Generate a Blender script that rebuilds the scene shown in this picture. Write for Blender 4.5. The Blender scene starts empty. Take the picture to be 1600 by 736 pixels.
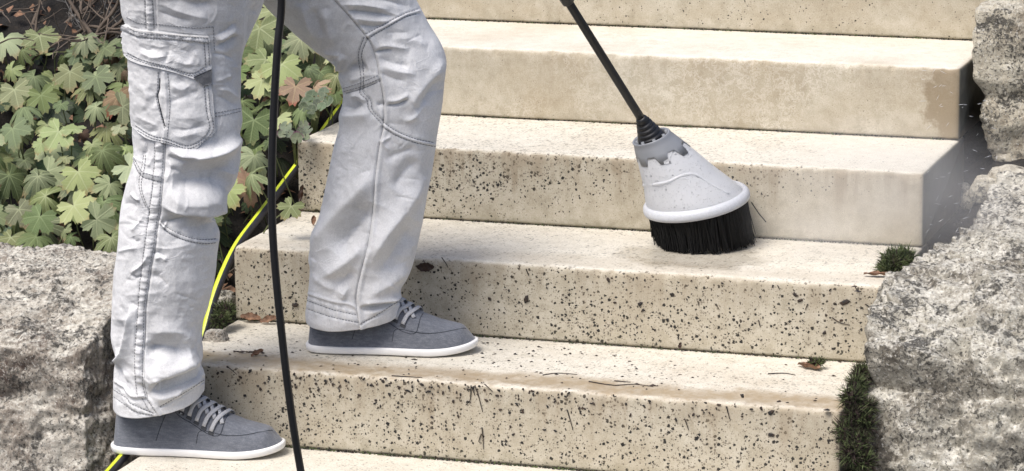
import bpy, bmesh, math, random
import numpy as np
from mathutils import Vector, Matrix
from mathutils.bvhtree import BVHTree

random.seed(7)
rng = np.random.default_rng(7)
scene = bpy.context.scene
col = scene.collection

# ------------------------------------------------------------------ camera
S = 1.1
FPX = 5505.2                       # focal length in pixels of the 1600 px wide photograph
PIT, YAW, ROLL = .2145, -.3229, -.0116
CAM = np.array([1.7867, -4.9645, 1.379]) * S
_c, _s = math.cos(YAW), math.sin(YAW)
FW = np.array([_s*math.cos(PIT), _c*math.cos(PIT), -math.sin(PIT)])
RT0 = np.array([_c, -_s, 0.0]); UP0 = np.cross(RT0, FW)
RT = RT0*math.cos(ROLL) + UP0*math.sin(ROLL)
UP = -RT0*math.sin(ROLL) + UP0*math.cos(ROLL)
HF = np.array([_s, _c, 0.0])       # horizontal viewing direction
cam_data = bpy.data.cameras.new('camera'); cam = bpy.data.objects.new('camera', cam_data); col.objects.link(cam)
cam_data.sensor_width = 36.0; cam_data.lens = 36.0*FPX/1600.0
cam_data.clip_start = 0.1; cam_data.clip_end = 400.0
M4 = Matrix.Identity(4)
for r in range(3):
    M4[r][0] = RT[r]; M4[r][1] = UP[r]; M4[r][2] = -FW[r]; M4[r][3] = CAM[r]
cam.matrix_world = M4
scene.camera = cam

# ------------------------------------------------------------------ sky, sun, exposure
SUN_EL, SUN_AZ = 60.0, 208.0       # the sun stands left of and behind the camera, veiled by thin cloud
world = bpy.data.worlds.new('World'); scene.world = world; world.use_nodes = True
wn = world.node_tree.nodes; wl = world.node_tree.links
sky = wn.new('ShaderNodeTexSky'); sky.sky_type = 'NISHITA'; sky.sun_disc = False
sky.sun_elevation = math.radians(SUN_EL); sky.sun_rotation = math.radians(SUN_AZ)
sky.air_density = 0.7; sky.dust_density = 3.5; sky.ozone_density = 0.5
wn['Background'].inputs['Strength'].default_value = 0.12
wl.new(sky.outputs[0], wn['Background'].inputs['Color'])
sun_d = bpy.data.lights.new('sun', 'SUN'); sun_d.energy = 2.2; sun_d.angle = math.radians(32)
sun_d.color = (1.0, 0.975, 0.94)
sun = bpy.data.objects.new('sun', sun_d); col.objects.link(sun)
_el, _az = math.radians(SUN_EL), math.radians(SUN_AZ)
sdir = Vector((math.sin(_az)*math.cos(_el), math.cos(_az)*math.cos(_el), math.sin(_el)))
sun.rotation_euler = sdir.to_track_quat('Z', 'Y').to_euler()
scene.view_settings.view_transform = 'Standard'; scene.view_settings.look = 'None'
scene.view_settings.exposure = 0.66; scene.view_settings.gamma = 1.0
scene.view_settings.use_curve_mapping = False
scene.render.engine = 'CYCLES'
scene.cycles.max_bounces = 5; scene.cycles.diffuse_bounces = 3; scene.cycles.glossy_bounces = 2; scene.cycles.transmission_bounces = 4; scene.cycles.volume_bounces = 1; scene.cycles.transparent_max_bounces = 6

# ------------------------------------------------------------------ geometry of the place
H, D = .125*S, .2915*S             # riser height and tread depth of a block step
XL, XR = -.46*S, .639*S            # left and right end of the steps
G = H/D

def ray(x, y): return FW + RT*(x-800)/FPX - UP*(y-368)/FPX
def atz(x, y, z): d = ray(x, y); return CAM + d*((z-CAM[2])/d[2])
def aty(x, y, Y): d = ray(x, y); return CAM + d*((Y-CAM[1])/d[1])
def atx(x, y, X): d = ray(x, y); return CAM + d*((X-CAM[0])/d[0])
def atplane(x, y, P):              # upright plane facing the camera through P
    d = ray(x, y); return CAM + d*(((np.array(P)-CAM)@HF)/(d@HF))
def projv(P):
    v = P-CAM; z = v@FW
    return 800+FPX*(v@RT)/z, 368-FPX*(v@UP)/z

# ------------------------------------------------------------------ helpers
def tag(o, label=None, cat=None, group=None, kind=None):
    if label: o['label'] = label
    if cat: o['category'] = cat
    if group: o['group'] = group
    if kind: o['kind'] = kind
    return o
def empty(name, loc=(0, 0, 0)):
    o = bpy.data.objects.new(name, None); o.location = loc; o.empty_display_size = .05
    col.objects.link(o); return o
def mesh(name, verts, faces, mat=None, parent=None, smooth=True):
    me = bpy.data.meshes.new(name)
    me.from_pydata([tuple(map(float, v)) for v in verts], [], [tuple(map(int, f)) for f in faces])
    me.validate(); me.update()
    if smooth: me.polygons.foreach_set('use_smooth', [True]*len(me.polygons))
    if mat is not None:
        for m in (mat if isinstance(mat, (list, tuple)) else [mat]): me.materials.append(m)
    o = bpy.data.objects.new(name, me); col.objects.link(o)
    if parent is not None:
        o.parent = parent
        o.location = -Vector(parent_origin(parent))
    return o
def parent_origin(p):
    v = Vector((0, 0, 0))
    while p is not None: v += p.location; p = p.parent
    return v
class MB:
    """collects verts and faces of one part"""
    def __init__(s): s.v = []; s.f = []; s.mi = []
    def add(s, v, f, mi=0):
        b = len(s.v); s.v += [tuple(map(float, p)) for p in v]; s.f += [tuple(int(i)+b for i in q) for q in f]; s.mi += [mi]*len(f)
    def tube(s, pts, rad, n=10, cap=True, mi=None, ref=None):
        v, f, ang = tube(pts, rad, n, cap, ref); s.add(v, f)
        return s
    def build(s, name, mat, parent=None, smooth=True):
        o = mesh(name, s.v, s.f, mat, parent, smooth)
        if any(s.mi) and len(o.data.polygons) == len(s.mi): o.data.polygons.foreach_set('material_index', s.mi)
        return o
def tube(pts, rad, n=10, cap=True, ref=None):
    P = np.array(pts, float); m = len(P)
    R = np.full(m, rad) if np.isscalar(rad) else np.array(rad, float)
    T = np.gradient(P, axis=0); T /= np.linalg.norm(T, axis=1)[:, None]+1e-12
    a = np.array(ref, float) if ref is not None else (np.array([0, 0, 1.]) if abs(T[0][2]) < .9 else np.array([1., 0, 0]))
    N = np.zeros_like(P); a = a - T[0]*(a@T[0]); a /= np.linalg.norm(a)
    for i in range(m):
        a = a - T[i]*(a@T[i]); a /= np.linalg.norm(a); N[i] = a
    B = np.cross(T, N)
    th = np.linspace(0, 2*math.pi, n, endpoint=False)
    V = (P[:, None, :] + R[:, None, None]*(np.cos(th)[None, :, None]*N[:, None, :] + np.sin(th)[None, :, None]*B[:, None, :])).reshape(-1, 3)
    F = []
    for i in range(m-1):
        for j in range(n):
            k = (j+1) % n
            F.append((i*n+j, i*n+k, (i+1)*n+k, (i+1)*n+j))
    V = list(V)
    if cap:
        F.append(tuple(range(n-1, -1, -1))); F.append(tuple((m-1)*n+j for j in range(n)))
    return V, F, th
def spline(pts, n):
    """Catmull-Rom through pts, n samples, uniform in arc length"""
    P = np.array(pts, float)
    if len(P) == 2: t = np.linspace(0, 1, n)[:, None]; return P[0]*(1-t)+P[1]*t
    Q = np.vstack([2*P[0]-P[1], P, 2*P[-1]-P[-2]]); out = []
    for i in range(1, len(Q)-2):
        for t in np.linspace(0, 1, 24, endpoint=False):
            a, b, c_, d = Q[i-1], Q[i], Q[i+1], Q[i+2]
            out.append(.5*((2*b)+(c_-a)*t+(2*a-5*b+4*c_-d)*t*t+(-a+3*b-3*c_+d)*t**3))
    out.append(Q[-2]); out = np.array(out)
    L = np.concatenate([[0], np.cumsum(np.linalg.norm(np.diff(out, axis=0), axis=1))])
    u = np.linspace(0, L[-1], n)
    return np.stack([np.interp(u, L, out[:, k]) for k in range(P.shape[1])], 1)
def _hash(i, j, k, seed):
    n = (i*374761393 + j*668265263 + k*2147483647 + seed*1274126177) & 0xffffffff
    n = ((n ^ (n >> 13))*1274126177) & 0xffffffff
    n = n ^ (n >> 16)
    return (n & 0xffff)/32767.5-1.0
def vnoise(P, seed=0):
    P = np.asarray(P, float); I = np.floor(P).astype(np.int64); F = P-I; F = F*F*F*(F*(F*6-15)+10)
    r = 0
    for a in (0, 1):
        for b in (0, 1):
            for c_ in (0, 1):
                w = (F[:, 0] if a else 1-F[:, 0])*(F[:, 1] if b else 1-F[:, 1])*(F[:, 2] if c_ else 1-F[:, 2])
                r = r + w*_hash(I[:, 0]+a, I[:, 1]+b, I[:, 2]+c_, seed)
    return r
def fbm(P, oct=4, seed=0, gain=.5):
    r = 0; a = 1; P = np.asarray(P, float)
    for o in range(oct): r = r + a*vnoise(P*(2.03**o)+o*17.3, seed+o); a *= gain
    return r
def ridged(P, oct=4, seed=0, gain=.5):
    r = 0; a = 1; P = np.asarray(P, float)
    for o in range(oct): r = r + a*(1-2*np.abs(vnoise(P*(2.03**o)+o*11.1, seed+o))); a *= gain
    return r
def sstep(a, b, x): t = np.clip((x-a)/(b-a), 0, 1); return t*t*(3-2*t)

# ------------------------------------------------------------------ materials
class NT:
    def __init__(s, name):
        s.m = bpy.data.materials.new(name); s.m.use_nodes = True; s.t = s.m.node_tree; s.t.nodes.clear()
        s.out = s.n('ShaderNodeOutputMaterial'); s.co = s.n('ShaderNodeTexCoord')
    def n(s, ty, **kw):
        o = s.t.nodes.new(ty)
        for k, v in kw.items(): setattr(o, k, v)
        return o
    def l(s, a, b): s.t.links.new(a, b)
    def inp(s, node, key, val):
        if isinstance(val, bpy.types.NodeSocket): s.l(val, node.inputs[key])
        else: node.inputs[key].default_value = val
    def math(s, op, a, b=0.0, c=0.0, clamp=False):
        o = s.n('ShaderNodeMath', operation=op, use_clamp=clamp)
        for i, v in enumerate((a, b, c)): s.inp(o, i, v)
        return o.outputs[0]
    def noise(s, scale, detail=4, rough=.55, vec=None, dist=0.0):
        o = s.n('ShaderNodeTexNoise'); o.inputs['Scale'].default_value = scale; o.inputs['Detail'].default_value = detail
        o.inputs['Roughness'].default_value = rough; o.inputs['Distortion'].default_value = dist
        s.l(vec if vec is not None else s.co.outputs['Object'], o.inputs['Vector']); return o.outputs['Fac']
    def vor(s, scale, vec=None, feature='F1', rand=1.0):
        o = s.n('ShaderNodeTexVoronoi', feature=feature); o.inputs['Scale'].default_value = scale
        if 'Randomness' in o.inputs: o.inputs['Randomness'].default_value = rand
        s.l(vec if vec is not None else s.co.outputs['Object'], o.inputs['Vector']); return o
    def ramp(s, fac, stops, interp='LINEAR'):
        o = s.n('ShaderNodeValToRGB'); o.color_ramp.interpolation = interp; e = o.color_ramp.elements
        while len(e) > 1: e.remove(e[-1])
        for i, (p, c_) in enumerate(stops):
            k = e[0] if i == 0 else e.new(p)
            k.position = p; k.color = (c_[0], c_[1], c_[2], 1) if not np.isscalar(c_) else (c_, c_, c_, 1)
        s.l(fac, o.inputs[0]); return o.outputs[0]
    def mix(s, fac, a, b, blend='MIX'):
        o = s.n('ShaderNodeMix', data_type='RGBA', blend_type=blend)
        for key, v in ((0, fac), (6, a), (7, b)):
            if isinstance(v, bpy.types.NodeSocket): s.l(v, o.inputs[key])
            elif np.isscalar(v): o.inputs[key].default_value = v
            else: o.inputs[key].default_value = (v[0], v[1], v[2], 1)
        return o.outputs[2]
    def mapped(s, scale=(1, 1, 1), loc=(0, 0, 0), src='Object'):
        o = s.n('ShaderNodeMapping'); o.inputs['Scale'].default_value = scale; o.inputs['Location'].default_value = loc
        s.l(s.co.outputs[src], o.inputs['Vector']); return o.outputs[0]
    def bump(s, h, strength=.5, dist=.002, nrm=None):
        o = s.n('ShaderNodeBump'); o.inputs['Strength'].default_value = strength; o.inputs['Distance'].default_value = dist
        s.l(h, o.inputs['Height'])
        if nrm is not None: s.l(nrm, o.inputs['Normal'])
        return o.outputs[0]
    def bsdf(s, color, rough=.7, normal=None, **kw):
        o = s.n('ShaderNodeBsdfPrincipled')
        if isinstance(color, bpy.types.NodeSocket): s.l(color, o.inputs['Base Color'])
        else: o.inputs['Base Color'].default_value = (*color, 1)
        s.inp(o, 'Roughness', rough)
        if normal is not None: s.l(normal, o.inputs['Normal'])
        for k, v in kw.items(): s.inp(o, k, v)
        return o
    def done(s, shader): s.l(shader.outputs[0] if hasattr(shader, 'outputs') else shader, s.out.inputs['Surface']); return s.m

def simple(name, color, rough=.6, noise=0, nscale=40, bump=0, **kw):
    t = NT(name)
    c = color; nrm = None
    if noise:
        f = t.noise(nscale, 5)
        c = t.mix(f, tuple(x*(1-noise) for x in color), tuple(min(1, x*(1+noise)) for x in color))
        if bump: nrm = t.bump(t.noise(nscale*2, 4), bump, .002)
    return t.done(t.bsdf(c, rough, nrm, **kw))

def step_material(name, dens, fine, tan, film=0.0, wet=0.0, clean_right=False, seed=0.0, streaks=0.0, grime=.35, damp=None):
    """cream cast stone; dens = black lichen specks, tan = brownish bloom, film = brown silt along the nose"""
    t = NT(name)
    obj = t.mapped((1, 1, 1), (seed*3.1, seed*1.7, seed*.9))
    sep = t.n('ShaderNodeSeparateXYZ'); t.l(t.co.outputs['Object'], sep.inputs[0])
    geo = t.n('ShaderNodeNewGeometry'); sepn = t.n('ShaderNodeSeparateXYZ'); t.l(geo.outputs['Normal'], sepn.inputs[0])
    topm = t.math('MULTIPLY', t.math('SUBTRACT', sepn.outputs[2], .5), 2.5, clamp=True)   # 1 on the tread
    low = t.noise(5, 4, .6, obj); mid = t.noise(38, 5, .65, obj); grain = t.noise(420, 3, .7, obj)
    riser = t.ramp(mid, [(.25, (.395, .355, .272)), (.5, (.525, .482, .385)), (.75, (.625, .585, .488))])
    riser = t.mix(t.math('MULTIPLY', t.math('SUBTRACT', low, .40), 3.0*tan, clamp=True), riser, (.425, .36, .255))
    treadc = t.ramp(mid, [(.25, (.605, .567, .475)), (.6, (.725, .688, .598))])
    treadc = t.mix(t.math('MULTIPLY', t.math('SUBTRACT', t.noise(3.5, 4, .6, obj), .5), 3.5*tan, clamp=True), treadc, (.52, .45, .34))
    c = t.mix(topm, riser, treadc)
    c = t.mix(.45, c, t.ramp(grain, [(.3, (.45, .4, .32)), (.7, (1, 1, 1))]), 'MULTIPLY')
    # pale mineral veins on the washed stone
    if streaks:
        wv = t.noise(42, 6, .75, obj, .3)
        vein = t.math('SUBTRACT', 1.0, t.math('MULTIPLY', t.math('ABSOLUTE', t.math('SUBTRACT', wv, .52)), 26), clamp=True)
        vein = t.math('MULTIPLY', vein, t.math('MULTIPLY', t.math('SUBTRACT', t.noise(4, 2, .5, obj), .42), 4, clamp=True), clamp=True)
        c = t.mix(t.math('MULTIPLY', vein, streaks), c, (.78, .73, .64))
    # distorted coordinates for ragged specks
    dn = t.n('ShaderNodeTexNoise'); dn.inputs['Scale'].default_value = 260; t.l(obj, dn.inputs['Vector'])
    vm = t.n('ShaderNodeVectorMath', operation='SCALE'); t.l(dn.outputs['Color'], vm.inputs[0]); vm.inputs['Scale'].default_value = .0062
    va = t.n('ShaderNodeVectorMath', operation='ADD'); t.l(obj, va.inputs[0]); t.l(vm.outputs[0], va.inputs[1]); ov = va.outputs[0]
    area = t.math('ADD', .35, t.math('MULTIPLY', t.noise(7, 3, .6, obj), 1.3))
    if clean_right:   # the brush has already washed the lower right of this block
        g = t.math('ADD', t.math('MULTIPLY', sep.outputs[0], -1.1), t.math('MULTIPLY', sep.outputs[2], 6.0))
        g = t.math('ADD', g, t.math('MULTIPLY', t.noise(6, 3), .5))
        area = t.math('MULTIPLY', area, t.math('ADD', .30, t.math('MULTIPLY', t.math('ADD', g, -.05), 1.3, clamp=True)))
    def specks(scale, size, power, gain):
        v = t.vor(scale, ov); r = t.n('ShaderNodeSeparateColor'); t.l(v.outputs['Color'], r.inputs[0])
        rad = t.math('MULTIPLY', t.math('POWER', r.outputs[0], power), size)
        rad = t.math('MULTIPLY', rad, t.math('MULTIPLY', area, gain))
        d = t.math('SUBTRACT', rad, v.outputs['Distance'])
        return t.math('MULTIPLY', d, 14.0, clamp=True), r
    topw = t.math('SUBTRACT', 1.0, t.math('MULTIPLY', topm, .55))
    m1, r1 = specks(62, .235, 3.6, dens); m2, r2 = specks(150, .42, 1.35, dens); m3, r3 = specks(270, .55, 1.6, fine)
    m1 = t.math('MULTIPLY', m1, topw); m2 = t.math('MULTIPLY', m2, topw); m3 = t.math('MULTIPLY', m3, t.math('SUBTRACT', .75, t.math('MULTIPLY', topm, .42)))
    dark = t.mix(r1.outputs[1], (.012, .012, .012), (.05, .04, .028))
    c = t.mix(m3, c, (.12, .10, .075)); c = t.mix(m2, c, (.028, .026, .022)); c = t.mix(m1, c, dark)
    # grime below the nose and faint run-off streaks, greenish damp at the foot of the riser
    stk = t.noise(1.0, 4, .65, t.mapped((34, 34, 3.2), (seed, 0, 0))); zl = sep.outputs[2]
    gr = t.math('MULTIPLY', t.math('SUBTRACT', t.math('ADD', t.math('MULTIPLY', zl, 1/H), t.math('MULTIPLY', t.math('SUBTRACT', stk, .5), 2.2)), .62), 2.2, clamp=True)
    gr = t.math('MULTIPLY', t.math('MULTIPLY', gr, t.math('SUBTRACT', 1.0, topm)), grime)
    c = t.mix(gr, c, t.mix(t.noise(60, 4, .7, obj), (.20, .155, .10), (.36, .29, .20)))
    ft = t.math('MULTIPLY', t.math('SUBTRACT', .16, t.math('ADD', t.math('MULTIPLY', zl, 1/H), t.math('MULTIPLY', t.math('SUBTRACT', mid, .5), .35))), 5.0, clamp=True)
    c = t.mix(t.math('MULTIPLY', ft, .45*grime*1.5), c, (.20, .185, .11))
    rough = .78
    if film:
        yl = t.math('ADD', sep.outputs[1], t.math('MULTIPLY', t.math('SUBTRACT', t.noise(11, 6, .72), .5), .16))
        band = t.math('MULTIPLY', t.math('SUBTRACT', 1.0, t.math('MULTIPLY', t.math('ABSOLUTE', t.math('SUBTRACT', yl, .045)), 16), clamp=True), 1.5, clamp=True)
        band = t.math('MULTIPLY', band, t.math('MULTIPLY', t.noise(45, 5, .7), 1.7, clamp=True))
        band = t.math('MULTIPLY', t.math('MULTIPLY', band, topm), film)
        c = t.mix(band, c, (.34, .265, .17))
        rough = t.math('SUBTRACT', .78, t.math('MULTIPLY', band, .45))
    if wet:   # damp corner at the right end
        xg = t.math('ADD', sep.outputs[0], t.math('MULTIPLY', t.math('SUBTRACT', t.noise(16, 4, .7), .5), .14))
        wm = t.math('MULTIPLY', t.math('MULTIPLY', t.math('SUBTRACT', xg, XR-.068), 60, clamp=True), t.math('SUBTRACT', 1.0, topm))
        c = t.mix(t.math('MULTIPLY', wm, wet), c, (.24, .185, .115))
    # dark grey green over the right-facing end faces, mottled by noise
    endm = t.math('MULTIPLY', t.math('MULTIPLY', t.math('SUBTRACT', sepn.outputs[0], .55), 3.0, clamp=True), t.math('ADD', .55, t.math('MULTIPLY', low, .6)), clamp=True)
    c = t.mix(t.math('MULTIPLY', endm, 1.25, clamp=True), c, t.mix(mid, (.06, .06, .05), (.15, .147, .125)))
    if damp:  # water standing round the brush
        dx = t.math('SUBTRACT', sep.outputs[0], damp[0]); dy = t.math('MULTIPLY', t.math('SUBTRACT', sep.outputs[1], damp[1]), 1.3)
        rr_ = t.math('ADD', t.math('SQRT', t.math('ADD', t.math('MULTIPLY', dx, dx), t.math('MULTIPLY', dy, dy))), t.math('MULTIPLY', t.math('SUBTRACT', t.noise(14, 4, .65), .5), .16))
        wm2 = t.math('MULTIPLY', t.math('MULTIPLY', t.math('SUBTRACT', damp[2]*.75, rr_), 22, clamp=True), topm)
        c = t.mix(t.math('MULTIPLY', wm2, .55), c, t.mix(.5, c, (.30, .25, .17), 'MULTIPLY'))
        rough = t.math('SUBTRACT', rough, t.math('MULTIPLY', wm2, .55), clamp=True)
    hgt = t.math('ADD', t.math('MULTIPLY', grain, .6), t.math('MULTIPLY', mid, .6))
    hgt = t.math('SUBTRACT', hgt, t.math('MULTIPLY', m2, .4))
    return t.done(t.bsdf(c, rough, t.bump(hgt, .35, .0012), **{'Specular IOR Level': .35}))

def rock_material(name, pale, mid, dark, lich_toplight=.5, seed=0.0):
    t = NT(name); o = t.mapped((1, 1, 1), (seed, seed*2, seed*.7))
    n1 = t.noise(4.5, 7, .68, o, .6); n2 = t.noise(28, 6, .7, o); n3 = t.noise(120, 4, .7, o)
    geo = t.n('ShaderNodeNewGeometry'); sn = t.n('ShaderNodeSeparateXYZ'); t.l(geo.outputs['Normal'], sn.inputs[0])
    f = t.math('ADD', t.math('ADD', t.math('MULTIPLY', n1, .46), t.math('MULTIPLY', n2, .32)), t.math('MULTIPLY', t.noise(85, 5, .75, o), .22))
    c = t.ramp(f, [(.42, dark), (.465, mid), (.515, tuple((a+b)/2 for a, b in zip(pale, mid))), (.57, pale)])
    # lichen crust, plus a painted lightening of upward faces, as daylight leaves them
    lm = t.math('ADD', t.math('MULTIPLY', sn.outputs[2], .16), t.math('ADD', t.math('MULTIPLY', t.noise(18, 6, .75, o), .6), t.math('MULTIPLY', n3, .4)))
    c = t.mix(t.math('MULTIPLY', t.math('SUBTRACT', lm, .57), 8*lich_toplight, clamp=True), c, (.62, .595, .52))
    pit = t.math('MULTIPLY', t.math('SUBTRACT', t.math('ADD', t.math('MULTIPLY', t.noise(85, 6, .8, o), .62), t.math('MULTIPLY', t.noise(14, 4, .6, o), .38)), .535), 18, clamp=True)
    c = t.mix(t.math('MULTIPLY', pit, .85), c, (.035, .032, .028))
    g1 = t.math('MULTIPLY', t.math('SUBTRACT', t.math('ADD', t.noise(190, 3, .6, o), t.math('MULTIPLY', t.noise(11, 3, .6, o), .35)), .755), 16, clamp=True)
    c = t.mix(t.math('MULTIPLY', g1, .8), c, (.05, .046, .04))
    g2 = t.math('MULTIPLY', t.math('SUBTRACT', t.noise(230, 3, .6, t.mapped((1, 1, 1), (7+seed, 2, 5))), .60), 16, clamp=True)
    c = t.mix(t.math('MULTIPLY', g2, .6), c, (.72, .70, .64))
    c = t.mix(.5, c, t.ramp(n3, [(.3, (.35, .33, .3)), (.65, (1, 1, 1))]), 'MULTIPLY')
    h = t.math('ADD', t.math('ADD', t.math('MULTIPLY', n2, 1.3), t.math('MULTIPLY', n3, .6)), t.math('MULTIPLY', pit, -.5))
    return t.done(t.bsdf(c, .85, t.bump(h, .9, .006)))

def cloth_material(name):
    t = NT(name)
    n = t.noise(8, 5, .65); n2 = t.noise(55, 4, .6); weave = t.noise(900, 2, .6, t.mapped((1, 1, .35)))
    c = t.ramp(n, [(.3, (.58, .58, .575)), (.5, (.70, .70, .695)), (.7, (.79, .788, .782))])
    c = t.mix(t.math('MULTIPLY', t.math('SUBTRACT', n2, .5), 1.2, clamp=True), c, (.85, .85, .845))
    w1 = t.noise(13, 3, .6, t.mapped((1, 1, 1.4)), .8); l1 = t.math('SUBTRACT', 1.0, t.math('MULTIPLY', t.math('ABSOLUTE', t.math('SUBTRACT', w1, .5)), 30), clamp=True)
    w2 = t.noise(27, 3, .6, t.mapped((1, 1, .8), (3, 1, 2)), .6); l2 = t.math('SUBTRACT', 1.0, t.math('MULTIPLY', t.math('ABSOLUTE', t.math('SUBTRACT', w2, .5)), 24), clamp=True)
    gate = t.math('MULTIPLY', t.math('SUBTRACT', t.noise(10, 2), .45), 5, clamp=True)
    cre = t.math('MULTIPLY', t.math('MAXIMUM', l1, t.math('MULTIPLY', l2, .6)), gate)
    c = t.mix(t.math('MULTIPLY', cre, .35), c, (.90, .90, .895))
    c = t.mix(.4, c, t.ramp(weave, [(.3, (.70, .70, .72)), (.65, (1, 1, 1))]), 'MULTIPLY')
    c = t.mix(.35, c, t.ramp(t.noise(330, 3, .7), [(.32, (.66, .66, .68)), (.62, (1, 1, 1))]), 'MULTIPLY')
    h = t.math('ADD', weave, t.math('ADD', t.math('MULTIPLY', t.noise(45, 5, .6), 2.0), t.math('MULTIPLY', cre, 1.1)))
    return t.done(t.bsdf(c, .85, t.bump(h, .32, .0016), **{'Sheen Weight': .1, 'Specular IOR Level': .2}))

def shoe_material(name):
    t = NT(name)
    a = t.noise(260, 3, .7, t.mapped((.22, 1, 1))); b = t.noise(700, 2, .6); l = t.noise(14, 3)
    f = t.math('ADD', t.math('MULTIPLY', a, .6), t.math('MULTIPLY', b, .4))
    c = t.ramp(f, [(.3, (.088, .094, .110)), (.5, (.140, .150, .172)), (.7, (.225, .236, .262))])
    c = t.mix(t.math('MULTIPLY', l, .3), c, (.10, .108, .128))
    return t.done(t.bsdf(c, .85, t.bump(f, .35, .001), **{'Sheen Weight': .2, 'Specular IOR Level': .25}))

def leaf_material(name, base, vein, edge, edge_amt, spots=0.0):
    t = NT(name)
    uv = t.n('ShaderNodeUVMap'); uv.uv_map = 'UVMap'; sp = t.n('ShaderNodeSeparateXYZ'); t.l(uv.outputs[0], sp.inputs[0])
    oi = t.n('ShaderNodeObjectInfo')
    hs = t.n('ShaderNodeHueSaturation'); hs.inputs['Color'].default_value = (*base, 1)
    t.l(t.math('ADD', .478, t.math('MULTIPLY', oi.outputs['Random'], .04)), hs.inputs['Hue'])
    rr = t.math('FRACT', t.math('MULTIPLY', oi.outputs['Random'], 7.31))
    t.l(t.math('ADD', .55, t.math('MULTIPLY', rr, .85)), hs.inputs['Value'])
    t.l(t.math('ADD', .7, t.math('MULTIPLY', t.math('FRACT', t.math('MULTIPLY', oi.outputs['Random'], 13.7)), .4)), hs.inputs['Saturation'])
    c = t.mix(t.math('MULTIPLY', t.noise(90, 4), .35), hs.outputs[0], tuple(x*.45 for x in base))
    em = t.math('MULTIPLY', t.math('SUBTRACT', t.math('ADD', sp.outputs[1], t.math('MULTIPLY', t.noise(45, 3), .35)), .95), 6*edge_amt, clamp=True)
    c = t.mix(em, c, edge)
    if spots:
        c = t.mix(t.math('MULTIPLY', t.math('SUBTRACT', t.noise(55, 4), .56), 12*spots, clamp=True), c, (.13, .06, .03))
    # veins: thin along the lobe axes, with side veins
    w = t.math('MULTIPLY', sp.outputs[0], t.math('ADD', .15, sp.outputs[1]))
    vm = t.math('SUBTRACT', 1.0, t.math('MULTIPLY', w, 13), clamp=True)
    side = t.math('SUBTRACT', t.math('SINE', t.math('MULTIPLY', t.math('SUBTRACT', sp.outputs[1], t.math('MULTIPLY', sp.outputs[0], .33)), 42)), .82)
    vm = t.math('MAXIMUM', vm, t.math('MULTIPLY', side, 2.2, clamp=True))
    c = t.mix(t.math('MULTIPLY', vm, .5), c, vein)
    h = t.math('ADD', t.math('MULTIPLY', vm, -1), t.math('MULTIPLY', t.noise(140, 3), .6))
    pb = t.bsdf(c, .55, t.bump(h, .5, .0015), **{'Specular IOR Level': .35})
    tr = t.n('ShaderNodeBsdfTranslucent'); t.l(c, tr.inputs['Color'])
    mx = t.n('ShaderNodeMixShader'); mx.inputs[0].default_value = .22; t.l(pb.outputs[0], mx.inputs[1]); t.l(tr.outputs[0], mx.inputs[2])
    return t.done(mx)

MAT = {}
MAT['soil'] = (lambda t: t.done(t.bsdf(t.ramp(t.math('ADD', t.math('MULTIPLY', t.noise(30, 6, .7), .6), t.math('MULTIPLY', t.noise(150, 4, .7), .4)),
              [(.35, (.006, .005, .004)), (.55, (.02, .016, .012)), (.7, (.05, .038, .028))]), .95, t.bump(t.noise(60, 6, .75), 1.0, .02))))(NT('soil'))
MAT['cloth'] = cloth_material('pale_cotton_twill')
MAT['thread'] = simple('grey_thread', (.23, .235, .245), .9)
MAT['knit'] = simple('grey_knit', (.12, .125, .135), .95, .4, 500, .6)
MAT['shoe'] = shoe_material('blue_grey_canvas')
MAT['rubber_white'] = simple('white_rubber', (.80, .79, .77), .5, .04, 60, **{'Specular IOR Level': .4})
MAT['lace'] = simple('grey_lace', (.44, .445, .46), .9, .3, 800, .5)
MAT['eyelet'] = simple('dark_eyelet', (.03, .032, .036), .5)
MAT['seam_dark'] = simple('dark_seam', (.035, .04, .05), .9)
MAT['badge'] = simple('metal_badge', (.45, .44, .42), .35, Metallic=1.0)
MAT['hose_black'] = simple('black_hose_rubber', (.012, .012, .013), .38, .3, 120, .1)
MAT['hose_yellow'] = simple('yellow_hose', (.56, .64, .04), .4, .06, 30)
MAT['hose_grey'] = simple('dark_hose', (.028, .028, .036), .45, .4, 150)
MAT['plastic_black'] = simple('black_plastic', (.014, .014, .015), .42, .3, 100, .05)
MAT['plastic_grey'] = simple('grey_plastic', (.23, .24, .255), .45, .08, 50)
MAT['plastic_clip'] = simple('pale_plastic', (.48, .49, .51), .4, .05, 60)
MAT['bristle'] = simple('black_bristle', (.008, .008, .008), .5, **{'Specular IOR Level': .25})
MAT['bark'] = simple('grey_brown_bark', (.11, .085, .065), .9, .5, 60, .8)
MAT['sprig'] = simple('dry_grey_sprig', (.20, .19, .175), .95, .4, 90)
MAT['deadleaf'] = (lambda t: t.done(t.bsdf(t.ramp(t.noise(70, 5, .7), [(.35, (.07, .035, .018)), (.55, (.19, .10, .055)), (.7, (.33, .20, .12))]), .75, t.bump(t.noise(160, 4), .6, .002))))(NT('dry_brown_leaf'))
MAT['wetleaf'] = simple('wet_dark_leaf', (.035, .016, .009), .4, .5, 90, .4)
MAT['crumb'] = (lambda t: t.done(t.bsdf(t.ramp(t.noise(120, 2), [(.4, (.010, .010, .011)), (.62, (.045, .028, .018))]), .7)))(NT('dark_crumbs'))
MAT['moss'] = (lambda t: t.done(t.bsdf(t.ramp(t.noise(45, 4, .7), [(.35, (.035, .048, .018)), (.55, (.10, .13, .045)), (.72, (.22, .25, .11))]), .85)))(NT('moss_green'))
MAT['moss_dark'] = simple('moss_dead', (.035, .022, .018), .95, .5, 60)
MAT['leaf_green'] = leaf_material('geranium_green', (.135, .185, .066), (.32, .39, .19), (.22, .16, .07), .25)
MAT['leaf_pale'] = leaf_material('geranium_pale', (.30, .345, .155), (.50, .54, .32), (.33, .22, .11), .5)
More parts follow.
